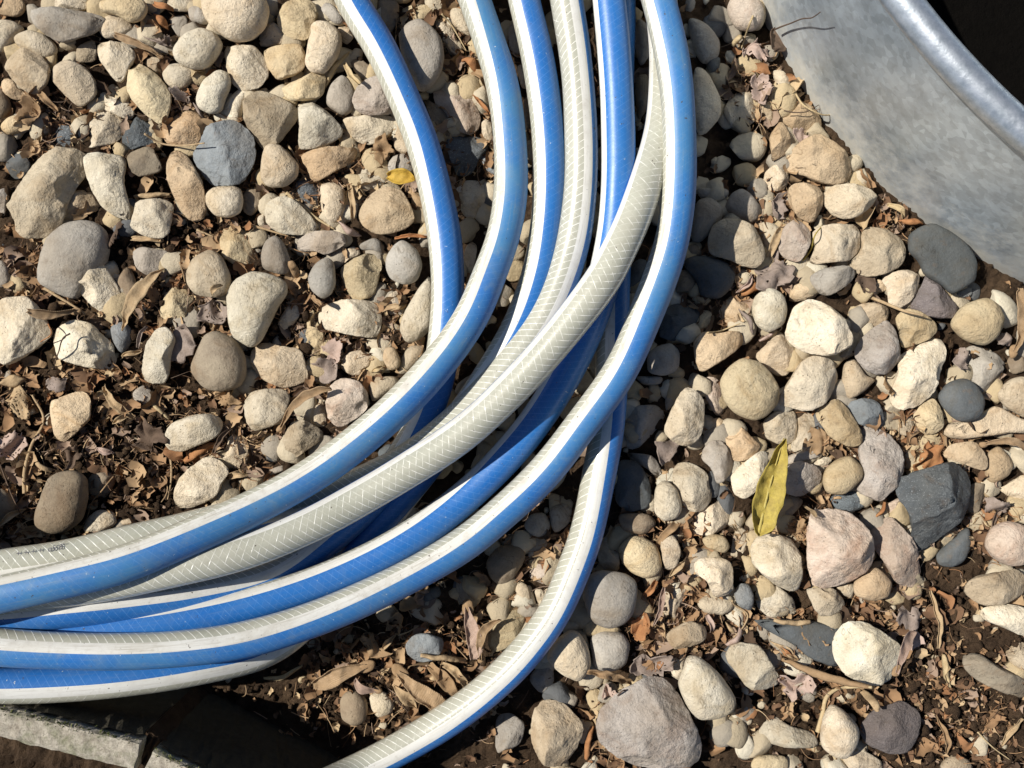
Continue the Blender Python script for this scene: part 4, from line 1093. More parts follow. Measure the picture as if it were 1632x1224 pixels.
HOSE_PATH = {}
def hose():
    root = empty('garden_hose', PX(400, 300, 0.0))
    tag(root, 'coiled blue, white and clear braided garden hose lying across the pebbles', 'garden hose')
    rl = Vector(root.location)
    cxc, cyc = 150, 260
    for oi, key in enumerate(ORDER):
        fade, pts = LOOPS[key]
        ctrl = [[*PX(x, y, z / 1000)[:2], z / 1000, r_] for (x, y, z, r_) in pts]
        nin = len(ctrl)
        if oi + 1 < len(ORDER):            # the rest of the turn, out of the picture, runs on into the next loop
            nx_ = LOOPS[ORDER[oi + 1]][1]
            e = pts[-1]; s = nx_[0]
            a0 = math.atan2(-(e[1] - cyc), e[0] - cxc) % (2 * math.pi); a1 = math.atan2(-(s[1] - cyc), s[0] - cxc) % (2 * math.pi)
            r0 = math.hypot(e[0] - cxc, e[1] - cyc); r1 = math.hypot(s[0] - cxc, s[1] - cyc)
            n = 9
            for k in range(1, n):
                t = k / n
                a = a0 + (a1 - a0) * t
                rr = r0 + (r1 - r0) * t
                zz = (e[2] * (1 - t) + s[2] * t) * (1 - math.sin(math.pi * t) * 0.35)
                ctrl.append([*PX(cxc + rr * math.cos(a), cyc - rr * math.sin(a), zz / 1000)[:2], zz / 1000, e[3] + (s[3] - e[3]) * t])
            ctrl.append([*PX(s[0], s[1], s[2] / 1000)[:2], s[2] / 1000, s[3]])
        P = catmull(ctrl, 26)
        P[:, :3] = smooth1(P[:, :3], 40)
        q_ = np.arange(len(P))[:, None]
        P[:, :3] += 0.00035 * np.sin(q_ * np.array([0.031, 0.037, 0.028]) + oi * np.array([1.3, 2.1, 0.7]))
        # resample: fine in the picture, coarse outside
        seg = np.linalg.norm(np.diff(P[:, :3], axis=0), axis=1)
        L = np.concatenate([[0], np.cumsum(seg)])
        xin = (np.abs(P[:, 0]) < 0.40) & (np.abs(P[:, 1]) < 0.32)
        ss = [0.0]
        while ss[-1] < L[-1]:
            i = min(np.searchsorted(L, ss[-1]), len(L) - 1)
            ss.append(ss[-1] + (0.0032 if xin[i] else 0.012))
        ss = np.array(ss[:-1])
        X = np.stack([np.interp(ss, L, P[:, k]) for k in range(4)], 1)
        T = np.gradient(X[:, :3], axis=0); T /= np.linalg.norm(T, axis=1)[:, None]
        up = np.array([0, 0, 1.0])
        Uv = up - T * (T @ up)[:, None]; Uv /= np.linalg.norm(Uv, axis=1)[:, None]
        Ov = np.cross(Uv, T)               # outside of the coil
        HOSE_PATH[key] = (ss, X, T, Uv, Ov)
        loop = empty('loop', (0, 0, 0)); loop.parent = root
        loop.location = Vector(tuple(X[len(X) // 3, :3])) - rl
        loop['label'] = LOOP_LABEL[key]
        lw = Vector(tuple(X[len(X) // 3, :3]))
        vw = np.array([0, 0, H]) - X[:, :3]
        # the rolls were read off a photograph taken from above the middle of the bed
        tilt = np.arctan2((vw * Ov).sum(1), (vw * Uv).sum(1))
        tilt = np.where((np.abs(X[:, 0]) < 0.42) & (np.abs(X[:, 1]) < 0.34), tilt, 0.0)
        rollr = np.radians(X[:, 3]) + smooth1(tilt, 60)
        rad = HR * (1 + 0.012 * np.sin(ss * 37 + oi) + 0.01 * np.sin(ss * 91 + 2 * oi))
        for (nm, d0, d1) in SECT:
            k = max(6, int((d1 - d0) / 6))
            th = np.radians(np.linspace(d0, d1, k + 1))
            ph = th[None, :] + rollr[:, None]
            nrm = Uv[:, None, :] * np.cos(ph)[..., None] + Ov[:, None, :] * np.sin(ph)[..., None]
            V = X[:, None, :3] + nrm * (rad[:, None] * (1 + 0.022 * np.cos(2 * ph + 9 * ss[:, None])))[..., None]
            n = len(X); kk = k + 1
            i, j = np.meshgrid(np.arange(n - 1), np.arange(k), indexing='ij')
            a = (i * kk + j).ravel()
            F = np.stack([a, a + kk, a + kk + 1, a + 1], 1)
            o = mesh_obj(nm, V.reshape(-1, 3) - np.array(lw), F, HMAT[fade][nm], loop)
            uvl = o.data.uv_layers.new(name='UVMap')
            UV = np.zeros((n, kk, 2)); UV[..., 0] = (th / (2 * math.pi))[None, :]; UV[..., 1] = ss[:, None]
            uvl.data.foreach_set('uv', UV.reshape(-1, 2)[F.ravel()].ravel())
            o.data.normals_split_custom_set_from_vertices(nrm.reshape(-1, 3).tolist())
        if key == 'J':
            # the printed size and marks, laid on the tube
            cu = bpy.data.curves.new('size_mark', 'FONT'); cu.body = '+ + + +  \u00f85/8"'; cu.size = 1.0
            cu.resolution_u = 3
            to = bpy.data.objects.new('size_mark', cu); C.objects.link(to)
            bpy.context.view_layer.update()
            me = to.evaluated_get(bpy.context.evaluated_depsgraph_get()).to_mesh()
            tv = np.array([v.co[:] for v in me.vertices]); tf = [list(p.vertices) for p in me.polygons]
            bpy.data.objects.remove(to)
            tgt = np.array(PX(112, 889, 0.097)[:2])
            inpic = np.where(X[:, 0] < -0.2)[0]
            i0 = inpic[np.argmin(np.linalg.norm(X[inpic, :2] - tgt, axis=1))]
            s0 = ss[i0]
            hgt = 0.0052
            tv = tv * hgt
            tv[:, 0] *= 0.85
            wdt = tv[:, 0].max()
            # reads left to right, while the loop runs right to left
            sv = s0 + (wdt - tv[:, 0])
            phv = R(-32) - tv[:, 1] / HR
            PV = []
            for s_, p_ in zip(sv, phv):
                c = np.array([np.interp(s_, ss, X[:, q]) for q in range(3)])
                u = np.array([np.interp(s_, ss, Uv[:, q]) for q in range(3)]); o_ = np.array([np.interp(s_, ss, Ov[:, q]) for q in range(3)])
                PV.append(c + (u * math.cos(p_) + o_ * math.sin(p_)) * (HR * 1.022 + 0.0004))
            INK = NM('print_ink', 0.5)
            INK.b.inputs['Base Color'].default_value = (0.10, 0.095, 0.115, 1)
            mesh_obj('printed_size_mark', np.array(PV) - np.array(lw), tf, INK.m, loop, smooth=False)
hose()

# ------------------------------------------------------------------ litter: dry leaves, winged seeds, stalks
def in_poly(p, poly):
    x, y = p; n = len(poly); c = False; j = n - 1
    for i in range(n):
        if (poly[i][1] > y) != (poly[j][1] > y) and x < (poly[j][0] - poly[i][0]) * (y - poly[i][1]) / (poly[j][1] - poly[i][1]) + poly[i][0]: c = not c
        j = i
    return c
def zat(x, y):
    z = 0.005
    for s in stones:
        if abs(s['c'][0] - x) < 100 and abs(s['c'][1] - y) < 110 and in_poly((x, y), s['pts']): z = max(z, s['top'] * 0.93)
    return z
TILES['t'] = (1040, 0)
def TP(t, x, y):
    k = 5.44 if t == 't' else ZS
    return TILES[t][0] + x / k, TILES[t][1] + y / k

def litter_mat(name, ca, cb, rough=0.85, trans=0.0, scale=260, veins=False):
    M = NM('litter_' + name, rough, 0.25)
    v, rnd = M.objvec()
    base = M.mix(M.ramp(M.noise(v, scale, 5, 0.65), [(0.3, 0), (0.7, 1)]), ca, cb)
    base = M.mix(M.math('MULTIPLY', M.ramp(M.noise(v, scale * 4, 3, 0.7), [(0.55, 0), (0.75, 1)]), 0.45), base, tuple(c * 0.35 for c in ca))
    if veins:
        uv = M.n('ShaderNodeUVMap').outputs['UV']
        sp = M.n('ShaderNodeSeparateXYZ'); M.l(uv, sp.inputs[0])
        a = M.math('ADD', M.math('MULTIPLY', sp.outputs['Y'], 26.0), M.math('MULTIPLY', sp.outputs['X'], 16.0))
        a = M.math('ADD', a, M.math('MULTIPLY', M.noise(v, 200, 3, 0.6), 2.2))
        st = M.math('ABSOLUTE', M.math('SUBTRACT', M.math('FRACT', a), 0.5))
        base = M.mix(M.math('MULTIPLY', M.ramp(st, [(0.0, 1), (0.22, 0)]), 0.5), base, tuple(c * 0.4 for c in ca))
        M.l(M.bump(st, 0.7, 0.0008), M.b.inputs['Normal'])
    else:
        M.l(M.bump(M.noise(v, 700, 5, 0.7), 0.5, 0.0012), M.b.inputs['Normal'])
    M.l(base, M.b.inputs['Base Color'])
    return M.m
LM = {
 'brown': litter_mat('brown', (0.26, 0.165, 0.085), (0.36, 0.24, 0.135)),
 'tan': litter_mat('tan', (0.46, 0.34, 0.20), (0.36, 0.25, 0.14)),
 'grey': litter_mat('grey', (0.33, 0.265, 0.225), (0.22, 0.17, 0.135)),
 'red': litter_mat('red', (0.30, 0.13, 0.055), (0.40, 0.20, 0.085)),
 'pink': litter_mat('pink', (0.47, 0.36, 0.30), (0.38, 0.27, 0.215)),
 'dark': litter_mat('dark', (0.09, 0.06, 0.042), (0.14, 0.095, 0.065)),
 'straw': litter_mat('straw', (0.52, 0.41, 0.24), (0.42, 0.31, 0.17)),
 'seedwing': litter_mat('seedwing', (0.47, 0.33, 0.20), (0.36, 0.24, 0.13), veins=True),
 'seedpink': litter_mat('seedpink', (0.52, 0.38, 0.30), (0.42, 0.29, 0.22), veins=True),
 'yellow': litter_mat('yellow', (0.46, 0.36, 0.075), (0.30, 0.225, 0.055), 0.55),
 'amber': litter_mat('amber', (0.55, 0.36, 0.06), (0.42, 0.27, 0.05), 0.6),
 'midrib': litter_mat('midrib', (0.50, 0.42, 0.13), (0.44, 0.35, 0.10), 0.6),
}

def litter_label(desc, x, y):
    lm = sorted(LANDMARKS, key=lambda l: (l[0][0] - x) ** 2 + (l[0][1] - y) ** 2)
    for k in range(6):
        dd = math.hypot(x - lm[k][0][0], y - lm[k][0][1])
        rel = 'lying on' if dd < 14 else 'just ' + direction(x - lm[k][0][0], y - lm[k][0][1])
        lab = '{} {} {}'.format(desc, rel, lm[k][1])
        if lab not in used: break
    used.add(lab)
    return lab

def blade_mesh(name, p0, p1, width_m, wfun, z0, z1, arch, cup, crumple, mat, seed, side=0.0, bow=0.0, loc=None, parent=None, thick=0.0003, n=30, m=10):
    """thin curved sheet from photo pixel p0 to p1; wfun(t)->(right, left) half widths 0..1"""
    A = np.array(PX(*p0, z0)); B = np.array(PX(*p1, z1))
    ax = B - A; L = np.linalg.norm(ax[:2]); ax = ax / max(L, 1e-9)
    nv = np.array([-ax[1], ax[0], 0])
    V = []; UV = []
    for i in range(n + 1):
        t = i / n
        wr, wl = wfun(t)
        for j in range(m + 1):
            u = j / m * 2 - 1
            off = (wr if u > 0 else wl) * u * width_m + side * L * 0 + bow * L * math.sin(math.pi * t)
            p = A + ax * L * t + nv * off
            p[2] = z0 + (z1 - z0) * t + arch * math.sin(math.pi * t) + cup * u * u
            V.append(p); UV.append(((u + 1) / 2, t))
    V = np.array(V)
    if crumple:
        V[:, 2] += crumple * sines(V, seed, 420, 8) + 0.5 * crumple * sines(V, seed + 1, 1000, 8)
        V[:, 0] += 0.4 * crumple * sines(V, seed + 2, 500, 6); V[:, 1] += 0.4 * crumple * sines(V, seed + 3, 500, 6)
    i, j = np.meshgrid(np.arange(n), np.arange(m), indexing='ij')
    a = (i * (m + 1) + j).ravel()
    F = np.stack([a, a + m + 1, a + m + 2, a + 1], 1)
    org = np.array(loc) if loc is not None else np.array([*(A + B)[:2] / 2, min(z0, z1)])
    o = mesh_obj(name, V - org, F, mat, loc=None if parent else org)
    if parent: o.parent = parent
    uvl = o.data.uv_layers.new(name='UVMap')
    uvl.data.foreach_set('uv', np.array(UV)[F.ravel()].ravel())
    md = o.modifiers.new('thickness', 'SOLIDIFY'); md.thickness = thick; md.offset = 0
    return o

def w_willow(t): 
    w = (math.sin(math.pi * min(1, t ** 0.8)) ** 0.85) * (0.35 + 0.65 * min(1, t * 1.5))
    return w, w
def w_oval(t):
    w = max(0.02, math.sin(math.pi * (0.03 + 0.94 * t)) ** 0.6); return w, w
def w_wing(t):
    w = max(0.05, math.sin(math.pi * min(1, 0.06 + 0.9 * t ** 1.2)) ** 0.7) * (0.3 + 0.7 * t ** 0.6) if t < 0.97 else 0.25
    return w, 0.16
def w_strip(t):
    w = 0.35 + 0.65 * math.sin(math.pi * (0.1 + 0.8 * t)); return w, w * 0.8

# the yellow-green leaf
p0, p1 = TP('m', 1258, 1030), TP('m', 1424, 400)
zz = 0.027
root = empty('fallen_leaf', PX(*[(p0[k] + p1[k]) / 2 for k in (0, 1)], 0.02))
tag(root, 'narrow pointed yellow-green leaf lying on the pebbles right of the coil', 'leaf', 'fallen leaves')
rl = tuple(root.location)
blade_mesh('blade', p0, p1, 0.0100, lambda t: ((lambda w: (w, w))(max(0.03, math.sin(math.pi * t ** 0.72) ** 0.75 * (1 - 0.12 * t)) if t < 0.985 else 0.03)), zz, zz + 0.003, 0.002, 0.0050, 0.0010, LM['yellow'], 5, loc=rl, parent=root, n=40, m=12, bow=0.02)
blade_mesh('midrib', p0, p1, 0.0009, lambda t: (1 - 0.8 * t, 1 - 0.8 * t), zz + 0.0004, zz + 0.0034, 0.002, 0, 0.0, LM['midrib'], 5, loc=rl, parent=root, n=30, m=2, thick=0.0007, bow=0.02)
LIT = [('b', 888, 1150, 1068, 1165, 95, 'amber', w_oval, 0.4, 'small curled yellow leaf', 'small curled yellow leaf beside the innermost hose loop')]
for (t, x0, y0, x1, y1, wd, mt, wf, cup, desc, lab) in LIT:
    a, b = TP(t, x0, y0), TP(t, x1, y1)
    z = 0.024
    o = blade_mesh('fallen_leaf', a, b, wd / ZS * S / 2, wf, z, z, 0.003, 0.004, 0.0008, LM[mt], 77)
    tag(o, lab, 'leaf', 'fallen leaves'); used.add(lab)

# strips, husks and curled dry leaves: tile x0 y0 x1 y1 width material lift(mm) bow description
STRIPS = [
 ('c', 800, 935, 1075, 520, 110, 'tan', 6, 0.08, 'long curled tan leaf'), ('e', 1195, 560, 1420, 430, 60, 'red', 2, 0.05, 'reddish brown leaf strip'),
 ('o', 550, 1170, 590, 950, 46, 'red', 3, 0.05, 'reddish dry leaf strip'), ('b', 480, 580, 640, 330, 50, 'straw', 4, 0.06, 'straw-coloured husk'),
 ('b', 610, 420, 710, 550, 40, 'straw', 3, -0.05, 'short straw husk'), ('d', 640, -20, 660, 200, 44, 'tan', 4, 0.06, 'fibrous tan husk'),
 ('d', 570, 215, 720, 315, 50, 'pink', 4, -0.08, 'pale curled leaf scrap'), ('m', 600, 1080, 745, 930, 60, 'brown', 4, 0.05, 'brown curled leaf strip'),
 ('c', 150, 1130, 310, 1150, 70, 'brown', 2, 0.05, 'brown flat leaf scrap'), ('e', 740, 310, 850, 240, 44, 'tan', 4, 0.0, 'short tan bark chip'),
 ('e', 680, 60, 880, 270, 56, 'tan', 4, -0.08, 'bent tan leaf strip'), ('e', 985, 180, 1100, 280, 30, 'straw', 3, 0.05, 'thin straw strip'),
 ('e', 640, 460, 750, 500, 44, 'pink', 3, 0.0, 'small pinkish leaf scrap'), ('o', 560, 590, 860, 675, 56, 'brown', 3, 0.04, 'brown stick-like husk'),
 ('q', 60, 520, 640, 700, 52, 'brown', 4, -0.04, 'long brown dry stick'), ('q', -20, 400, 160, 520, 50, 'tan', 3, 0.05, 'tan curved leaf strip'),
 ('q', 580, 720, 690, 860, 60, 'tan', 3, 0.1, 'curled tan leaf flake'), ('q', 1120, 490, 1150, 700, 44, 'straw', 3, -0.08, 'pale upright leaf edge'),
 ('q', 1060, 880, 1130, 1130, 44, 'brown', 4, 0.04, 'brown leaf strip on bare soil'), ('q', 1020, 70, 1060, 440, 34, 'tan', 4, 0.05, 'thin tan stalk strip'),
 ('q', 1480, 1070, 1620, 900, 40, 'tan', 3, 0.1, 'curled tan scrap'), ('q', 0, 420, 130, 500, 40, 'red', 3, 0.05, 'reddish leaf scrap'),
 ('n', 615, 940, 740, 790, 22, 'red', 6, -0.1, 'thin reddish curved stalk'), ('n', 200, 840, 280, 910, 30, 'tan', 4, 0.05, 'small tan husk'),
 ('k', 1110, 680, 1215, 560, 36, 'pink', 5, -0.1, 'pink pointed leaf scrap'), ('k', 1150, 690, 1310, 630, 60, 'red', 4, 0.06, 'rusty curled leaf'),
 ('k', 1320, 460, 1420, 250, 60, 'tan', 5, 0.06, 'tan curled leaf edge'), ('k', 1140, 780, 1220, 950, 36, 'grey', 5, 0.05, 'grey shrivelled strip'),
 ('k', 1260, 990, 1370, 940, 26, 'pink', 5, 0.0, 'small pinkish stalk'), ('l', 740, 110, 850, 190, 40, 'straw', 3, 0.1, 'pale curled husk'),
 ('l', 810, 215, 975, 235, 50, 'red', 3, 0.05, 'rusty leaf scrap'), ('r', 515, 650, 545, 770, 38, 'pink', 5, 0.05, 'pinkish papery strip'),
 ('r', 110, 530, 190, 430, 50, 'red', 4, 0.05, 'rusty folded leaf'), ('r', 270, 400, 370, 290, 44, 'tan', 5, 0.06, 'tan pointed husk'),
 ('r', 650, 850, 740, 740, 44, 'pink', 6, -0.08, 'pinkish leaf fold'), ('r', 950, 690, 1190, 700, 40, 'tan', 3, -0.05, 'tan bark strip'),
 ('r', 640, 700, 690, 770, 30, 'tan', 5, 0.0, 'small tan chip'), ('s', 120, 1090, 420, 1110, 40, 'tan', 6, 0.04, 'pale papery strip'),
 ('h', 1160, 550, 1340, 760, 90, 'brown', 5, 0.06, 'brown dry leaf'), ('h', 930, 680, 1080, 830, 90, 'tan', 5, 0.05, 'tan dry leaf'),
 ('h', 80, 640, 330, 560, 30, 'straw', 4, -0.1, 'thin straw curl'), ('h', 1240, 540, 1400, 680, 60, 'tan', 5, 0.12, 'curled tan husk'),
 ('h', 850, 470, 950, 350, 44, 'tan', 6, 0.1, 'upright tan leaf scrap'), ('d', 930, 325, 1150, 320, 26, 'red', 4, 0.05, 'thin reddish strip'),
 ('d', 870, 780, 1010, 760, 40, 'tan', 4, -0.1, 'tan crescent husk'), ('d', 780, 1200, 870, 1160, 34, 'straw', 5, 0.0, 'pale straw chip'),
 ('d', 390, 700, 460, 760, 34, 'brown', 4, 0.0, 'small brown strip'), ('d', 250, 470, 300, 590, 60, 'brown', 4, 0.06, 'folded brown leaf scrap'),
 ('a', 1000, 90, 1090, 190, 60, 'red', 4, 0.06, 'reddish brown leaf fold'), ('a', 240, 590, 380, 720, 44, 'brown', 4, 0.0, 'brown stick piece'),
 ('a', 1000, 30, 1130, 70, 44, 'red', 5, -0.08, 'rusty curl at the top edge'), ('a', 1250, 660, 1330, 780, 24, 'grey', 5, 0.06, 'thin grey stalk'),
 ('b', 1370, 380, 1480, 480, 70, 'red', 6, 0.1, 'rusty curled leaf in a gap'), ('b', 1440, 470, 1540, 580, 70, 'brown', 6, 0.1, 'brown curled leaf'),
 ('b', 1440, 620, 1560, 770, 26, 'red', 6, 0.0, 'thin rusty strip'), ('c', 860, 330, 1060, 345, 40, 'tan', 3, 0.02, 'flat tan strip'),
 ('c', 870, 50, 1100, 35, 36, 'tan', 3, -0.03, 'tan bark sliver'), ('c', 800, 1100, 930, 1060, 44, 'tan', 3, 0.05, 'tan leaf sliver'),
 ('c', 1380, 690, 1450, 630, 40, 'tan', 5, 0.0, 'small tan leaf tip'), ('c', 900, 1040, 960, 900, 30, 'grey', 4, 0.0, 'grey twig piece'),
 ('e', 0, 980, 170, 860, 50, 'tan', 4, 0.05, 'tan curled scrap at the left edge'), ('e', 1490, 660, 1630, 640, 44, 'tan', 4, 0.05, 'tan leaf edge'),
 ('e', 1390, 500, 1510, 320, 34, 'dark', 6, 0.0, 'dark stick'), ('e', 0, 40, 170, 20, 90, 'tan', 3, 0.0, 'large tan leaf piece'),
 ('e', 230, 560, 340, 620, 44, 'tan', 3, 0.0, 'small tan flake'), ('i', 1500, 300, 1560, 240, 40, 'straw', 6, 0.0, 'straw scrap'),
]
for k, (t, x0, y0, x1, y1, wd, mt, lift, bow, desc) in enumerate(STRIPS):
    a, b = TP(t, x0, y0), TP(t, x1, y1)
    za, zb = zat(*a), zat(*b); zm = zat((a[0] + b[0]) / 2, (a[1] + b[1]) / 2)
    lo = max(0.004, min(za, zb, 0.022)); 
    z0 = min(max(za, zm - 0.006), 0.028) + 0.0015; z1 = min(max(zb, zm - 0.006), 0.028) + 0.0015
    o = blade_mesh('dry_leaf', a, b, wd / ZS * S / 2, w_strip if k % 3 else w_willow, z0, z1, lift / 1000, random.choice([-1, 1]) * 0.0018, 0.0009, LM[mt], 300 + k, bow=bow, n=22, m=6)
    tag(o, litter_label(desc, (a[0] + b[0]) / 2, (a[1] + b[1]) / 2), 'dry leaf', 'dry leaf scraps')

# winged maple seeds: seed end then wing tip
SEEDS = [
 ('c', 500, 800, 178, 790, 62, 'seedwing', 0.06), ('a', 1040, 365, 745, 225, 50, 'seedwing', -0.06), ('h', 760, 560, 405, 680, 110, 'seedwing', -0.12),
 ('h', 960, 590, 1270, 850, 120, 'seedwing', -0.10), ('s', 430, 760, 470, 1105, 105, 'seedpink', -0.04), ('s', 515, 1105, 640, 840, 60, 'seedwing', 0.16),
 ('l', 1560, 1070, 1600, 650, 80, 'seedwing', -0.12), ('n', 1365, 440, 1650, 490, 50, 'seedwing', 0.12), ('f', 190, 340, 520, 80, 60, 'seedwing', 0.10),
 ('r', 165, 715, 235, 470, 36, 'seedpink', -0.08), ('h', 830, 720, 680, 640, 56, 'seedpink', 0.06), ('q', 800, 600, 920, 330, 70, 'seedpink', 0.05),
]
for k, (t, x0, y0, x1, y1, wd, mt, bow) in enumerate(SEEDS):
    a, b = TP(t, x0, y0), TP(t, x1, y1)
    z0 = min(max(zat(*a), 0.010), 0.026) + 0.002; z1 = min(max(zat(*b), 0.010), 0.026) + 0.003
    A = PX(*a, z0)
    root = empty('maple_seed', (A[0], A[1], z0 - 0.003))
    mx, my = (a[0] + b[0]) / 2, (a[1] + b[1]) / 2
    tag(root, litter_label('pinkish winged maple seed' if mt == 'seedpink' else 'brown winged maple seed', mx, my), 'seed', 'winged maple seeds')
    rl = tuple(root.location)
    blade_mesh('wing', a, b, wd / ZS * S, w_wing, z0, z1, 0.003, 0.0022, 0.0006, LM[mt], 500 + k, bow=bow, loc=rl, parent=root, n=34, m=12)
    D, F = ICO[3]
    ax = np.array(b) - np.array(a); ax = ax / np.linalg.norm(ax)
    e1 = np.array([ax[0], -ax[1], 0]); e2 = np.array([ax[1], ax[0], 0])
    ww = wd / ZS * S
    V = D[:, :1] * e1 * ww * 0.55 + D[:, 1:2] * e2 * ww * 0.36 + D[:, 2:] * np.array([0, 0, 0.0017])
    V = V + np.array([0, 0, 0.003]) + e1 * ww * 0.1
    V += 0.0003 * sines(V, 40 + k, 900, 6)[:, None]
    mesh_obj('seed', V, F, LM['brown'], root)

# crumpled dry leaves: photo x, y, radius px, material, lobes, crumple mm, lift mm, description
CRUMP = [
 (*TP('c', 1400, 810), 27, 'grey', 5, 4.5, 8, 'crumpled grey lacy leaf'), (*TP('c', 1180, 1010), 28, 'grey', 4, 5, 6, 'wrinkled grey-brown leaf'),
 (*TP('k', 1340, 555), 36, 'grey', 3, 4, 8, 'crumpled taupe leaf'), (1214, 142, 24, 'pink', 5, 2, 12, 'pinkish lobed dead leaf'),
 (1203, 84, 24, 'pink', 4, 5, 12, 'curled pinkish leaf full of holes'), (1242, 64, 18, 'dark', 3, 5, 14, 'dark curled leaf against the tub'),
 (1277, 216, 14, 'pink', 4, 3, 14, 'small crumpled pinkish leaf'), (*TP('o', 985, 540), 32, 'grey', 5, 4.5, 8, 'crumpled mauve-grey leaf'),
 (*TP('q', 165, 680), 27, 'pink', 5, 4.5, 6, 'crumpled pale leaf'), (*TP('q', 255, 385), 23, 'brown', 7, 3.5, 12, 'clump of brown mud on the slate slab'),
 (*TP('m', 665, 480), 19, 'grey', 4, 5, 10, 'shrivelled grey leaf'), (*TP('k', 1400, 120), 21, 'grey', 4, 4, 10, 'crumpled grey leaf'),
 (*TP('d', 540, 1070), 20, 'pink', 5, 3, 5, 'pale crumpled leaf'), (*TP('d', 500, 1180), 23, 'grey', 5, 3, 5, 'grey-brown lobed leaf'),
 (*TP('e', 360, 45), 18, 'grey', 5, 3, 6, 'grey ribbed leaf'), (*TP('n', 1450, 850), 22, 'grey', 4, 4, 5, 'crumpled brown-grey leaf'),
 (*TP('n', 730, 70), 18, 'brown', 4, 4, 8, 'rolled brown leaf'), (*TP('n', 1000, 530), 30, 'red', 6, 4, 7, 'rust-red crumpled leaf'),
 (*TP('h', 800, 430), 24, 'brown', 5, 5, 7, 'brown crumpled leaf'), (*TP('n', 190, 980), 20, 'brown', 6, 4, 6, 'brown tattered leaf'),
 (*TP('a', 1190, 640), 19, 'grey', 6, 4, 7, 'grey star-like tuft'), (*TP('a', 1050, 250), 20, 'grey', 4, 5, 8, 'grey curled leaf'),
 (*TP('a', 200, 740), 22, 'brown', 4, 4, 5, 'brown crumpled leaf'), (*TP('n', 300, 430), 24, 'brown', 7, 4, 6, 'purplish brown leaf tangle'),
 (*TP('q', 880, 250), 24, 'grey', 4, 3, 8, 'grey folded leaf'), (*TP('q', 930, 390), 18, 'pink', 3, 3, 8, 'pinkish folded leaf'),
 (*TP('o', 900, 300), 22, 'red', 4, 4, 7, 'rusty crumpled leaf'), (*TP('l', 1480, 1010), 16, 'grey', 4, 4, 6, 'grey crumpled scrap'),
 (*TP('l', 1220, 1130), 17, 'grey', 5, 4, 6, 'grey-white crumpled leaf'), (*TP('e', 480, 500), 20, 'dark', 5, 5, 6, 'dark crumpled leaf mould'),
 (*TP('e', 980, 380), 26, 'dark', 6, 5, 6, 'dark leaf mould clump'), (*TP('e', 120, 160), 26, 'tan', 5, 4, 4, 'tan tattered leaf'),
 (*TP('e', 60, 450), 28, 'pink', 5, 4, 4, 'pinkish tattered leaf'), (*TP('b', 850, 980), 22, 'brown', 6, 3.5, 5, 'brown fibrous leaf'),
 (*TP('c', 740, 310), 20, 'dark', 5, 4, 5, 'dark crumpled litter'), (*TP('o', 690, 720), 20, 'pink', 5, 4, 8, 'pale shredded leaf'),
 (*TP('e', 1460, 120), 20, 'brown', 5, 4, 5, 'brown tattered leaf'), (*TP('l', 600, 600), 20, 'dark', 6, 4, 6, 'dark crumpled leaf'),
]
for k, (x, y, rp, mt, lobes, cr, lift, desc) in enumerate(CRUMP):
    rg = np.random.default_rng(900 + k)
    z0 = min(max(zat(x, y) * 0.7, 0.006), 0.02)
    c0 = PX(x, y, z0 + lift / 2000)
    rm = rp * S
    nr, na = 9, 44
    V = [[0, 0, 0]]
    ph = rg.uniform(0, 6.28)
    asp = rg.uniform(0.65, 0.95)
    for i in range(1, nr + 1):
        for j in range(na):
            a = 2 * math.pi * j / na
            lob = 0.70 + 0.30 * abs(math.cos(lobes * a / 2 + ph)) ** 0.7 + 0.06 * math.sin(11 * a + ph) + 0.05 * math.sin(23 * a)
            q = rm * i / nr * (1 + (lob - 1) * (i / nr))
            V.append([q * math.cos(a), q * asp * math.sin(a), 0])
    V = np.array(V)
    rr = np.hypot(V[:, 0], V[:, 1]) / rm
    z = cr / 1000 * 0.75 * sines(V, 40 + k, 260, 7) + cr / 1000 * 0.45 * sines(V, 80 + k, 620, 9)
    z += lift / 1000 * (rr ** 2) * 0.35
    sh = np.stack([sines(V, 120 + k, 330, 7), sines(V, 160 + k, 330, 7)], 1) * cr / 1000 * 0.55
    V[:, 2] = z - z.min() * 0.35
    V[:, :2] += sh
    F = [[0, 1 + j, 1 + (j + 1) % na] for j in range(na)]
    for i in range(nr - 1):
        for j in range(na):
            if rg.random() < (0.09 if 'lac' in desc or 'holes' in desc or 'tatter' in desc or 'shred' in desc else 0.015): continue
            b0 = 1 + i * na
            F.append([b0 + j, b0 + na + j, b0 + na + (j + 1) % na, b0 + (j + 1) % na])
    o = mesh_obj('crumpled_leaf', V, F, LM[mt], loc=(c0[0], c0[1], z0 + 0.002))
    o.rotation_euler = (rg.uniform(-0.25, 0.25), rg.uniform(-0.25, 0.25), rg.uniform(0, 6.28))
    md = o.modifiers.new('thickness', 'SOLIDIFY'); md.thickness = 0.0004; md.offset = 0
    tag(o, litter_label(desc, x, y), 'dry leaf', 'crumpled dry leaves')

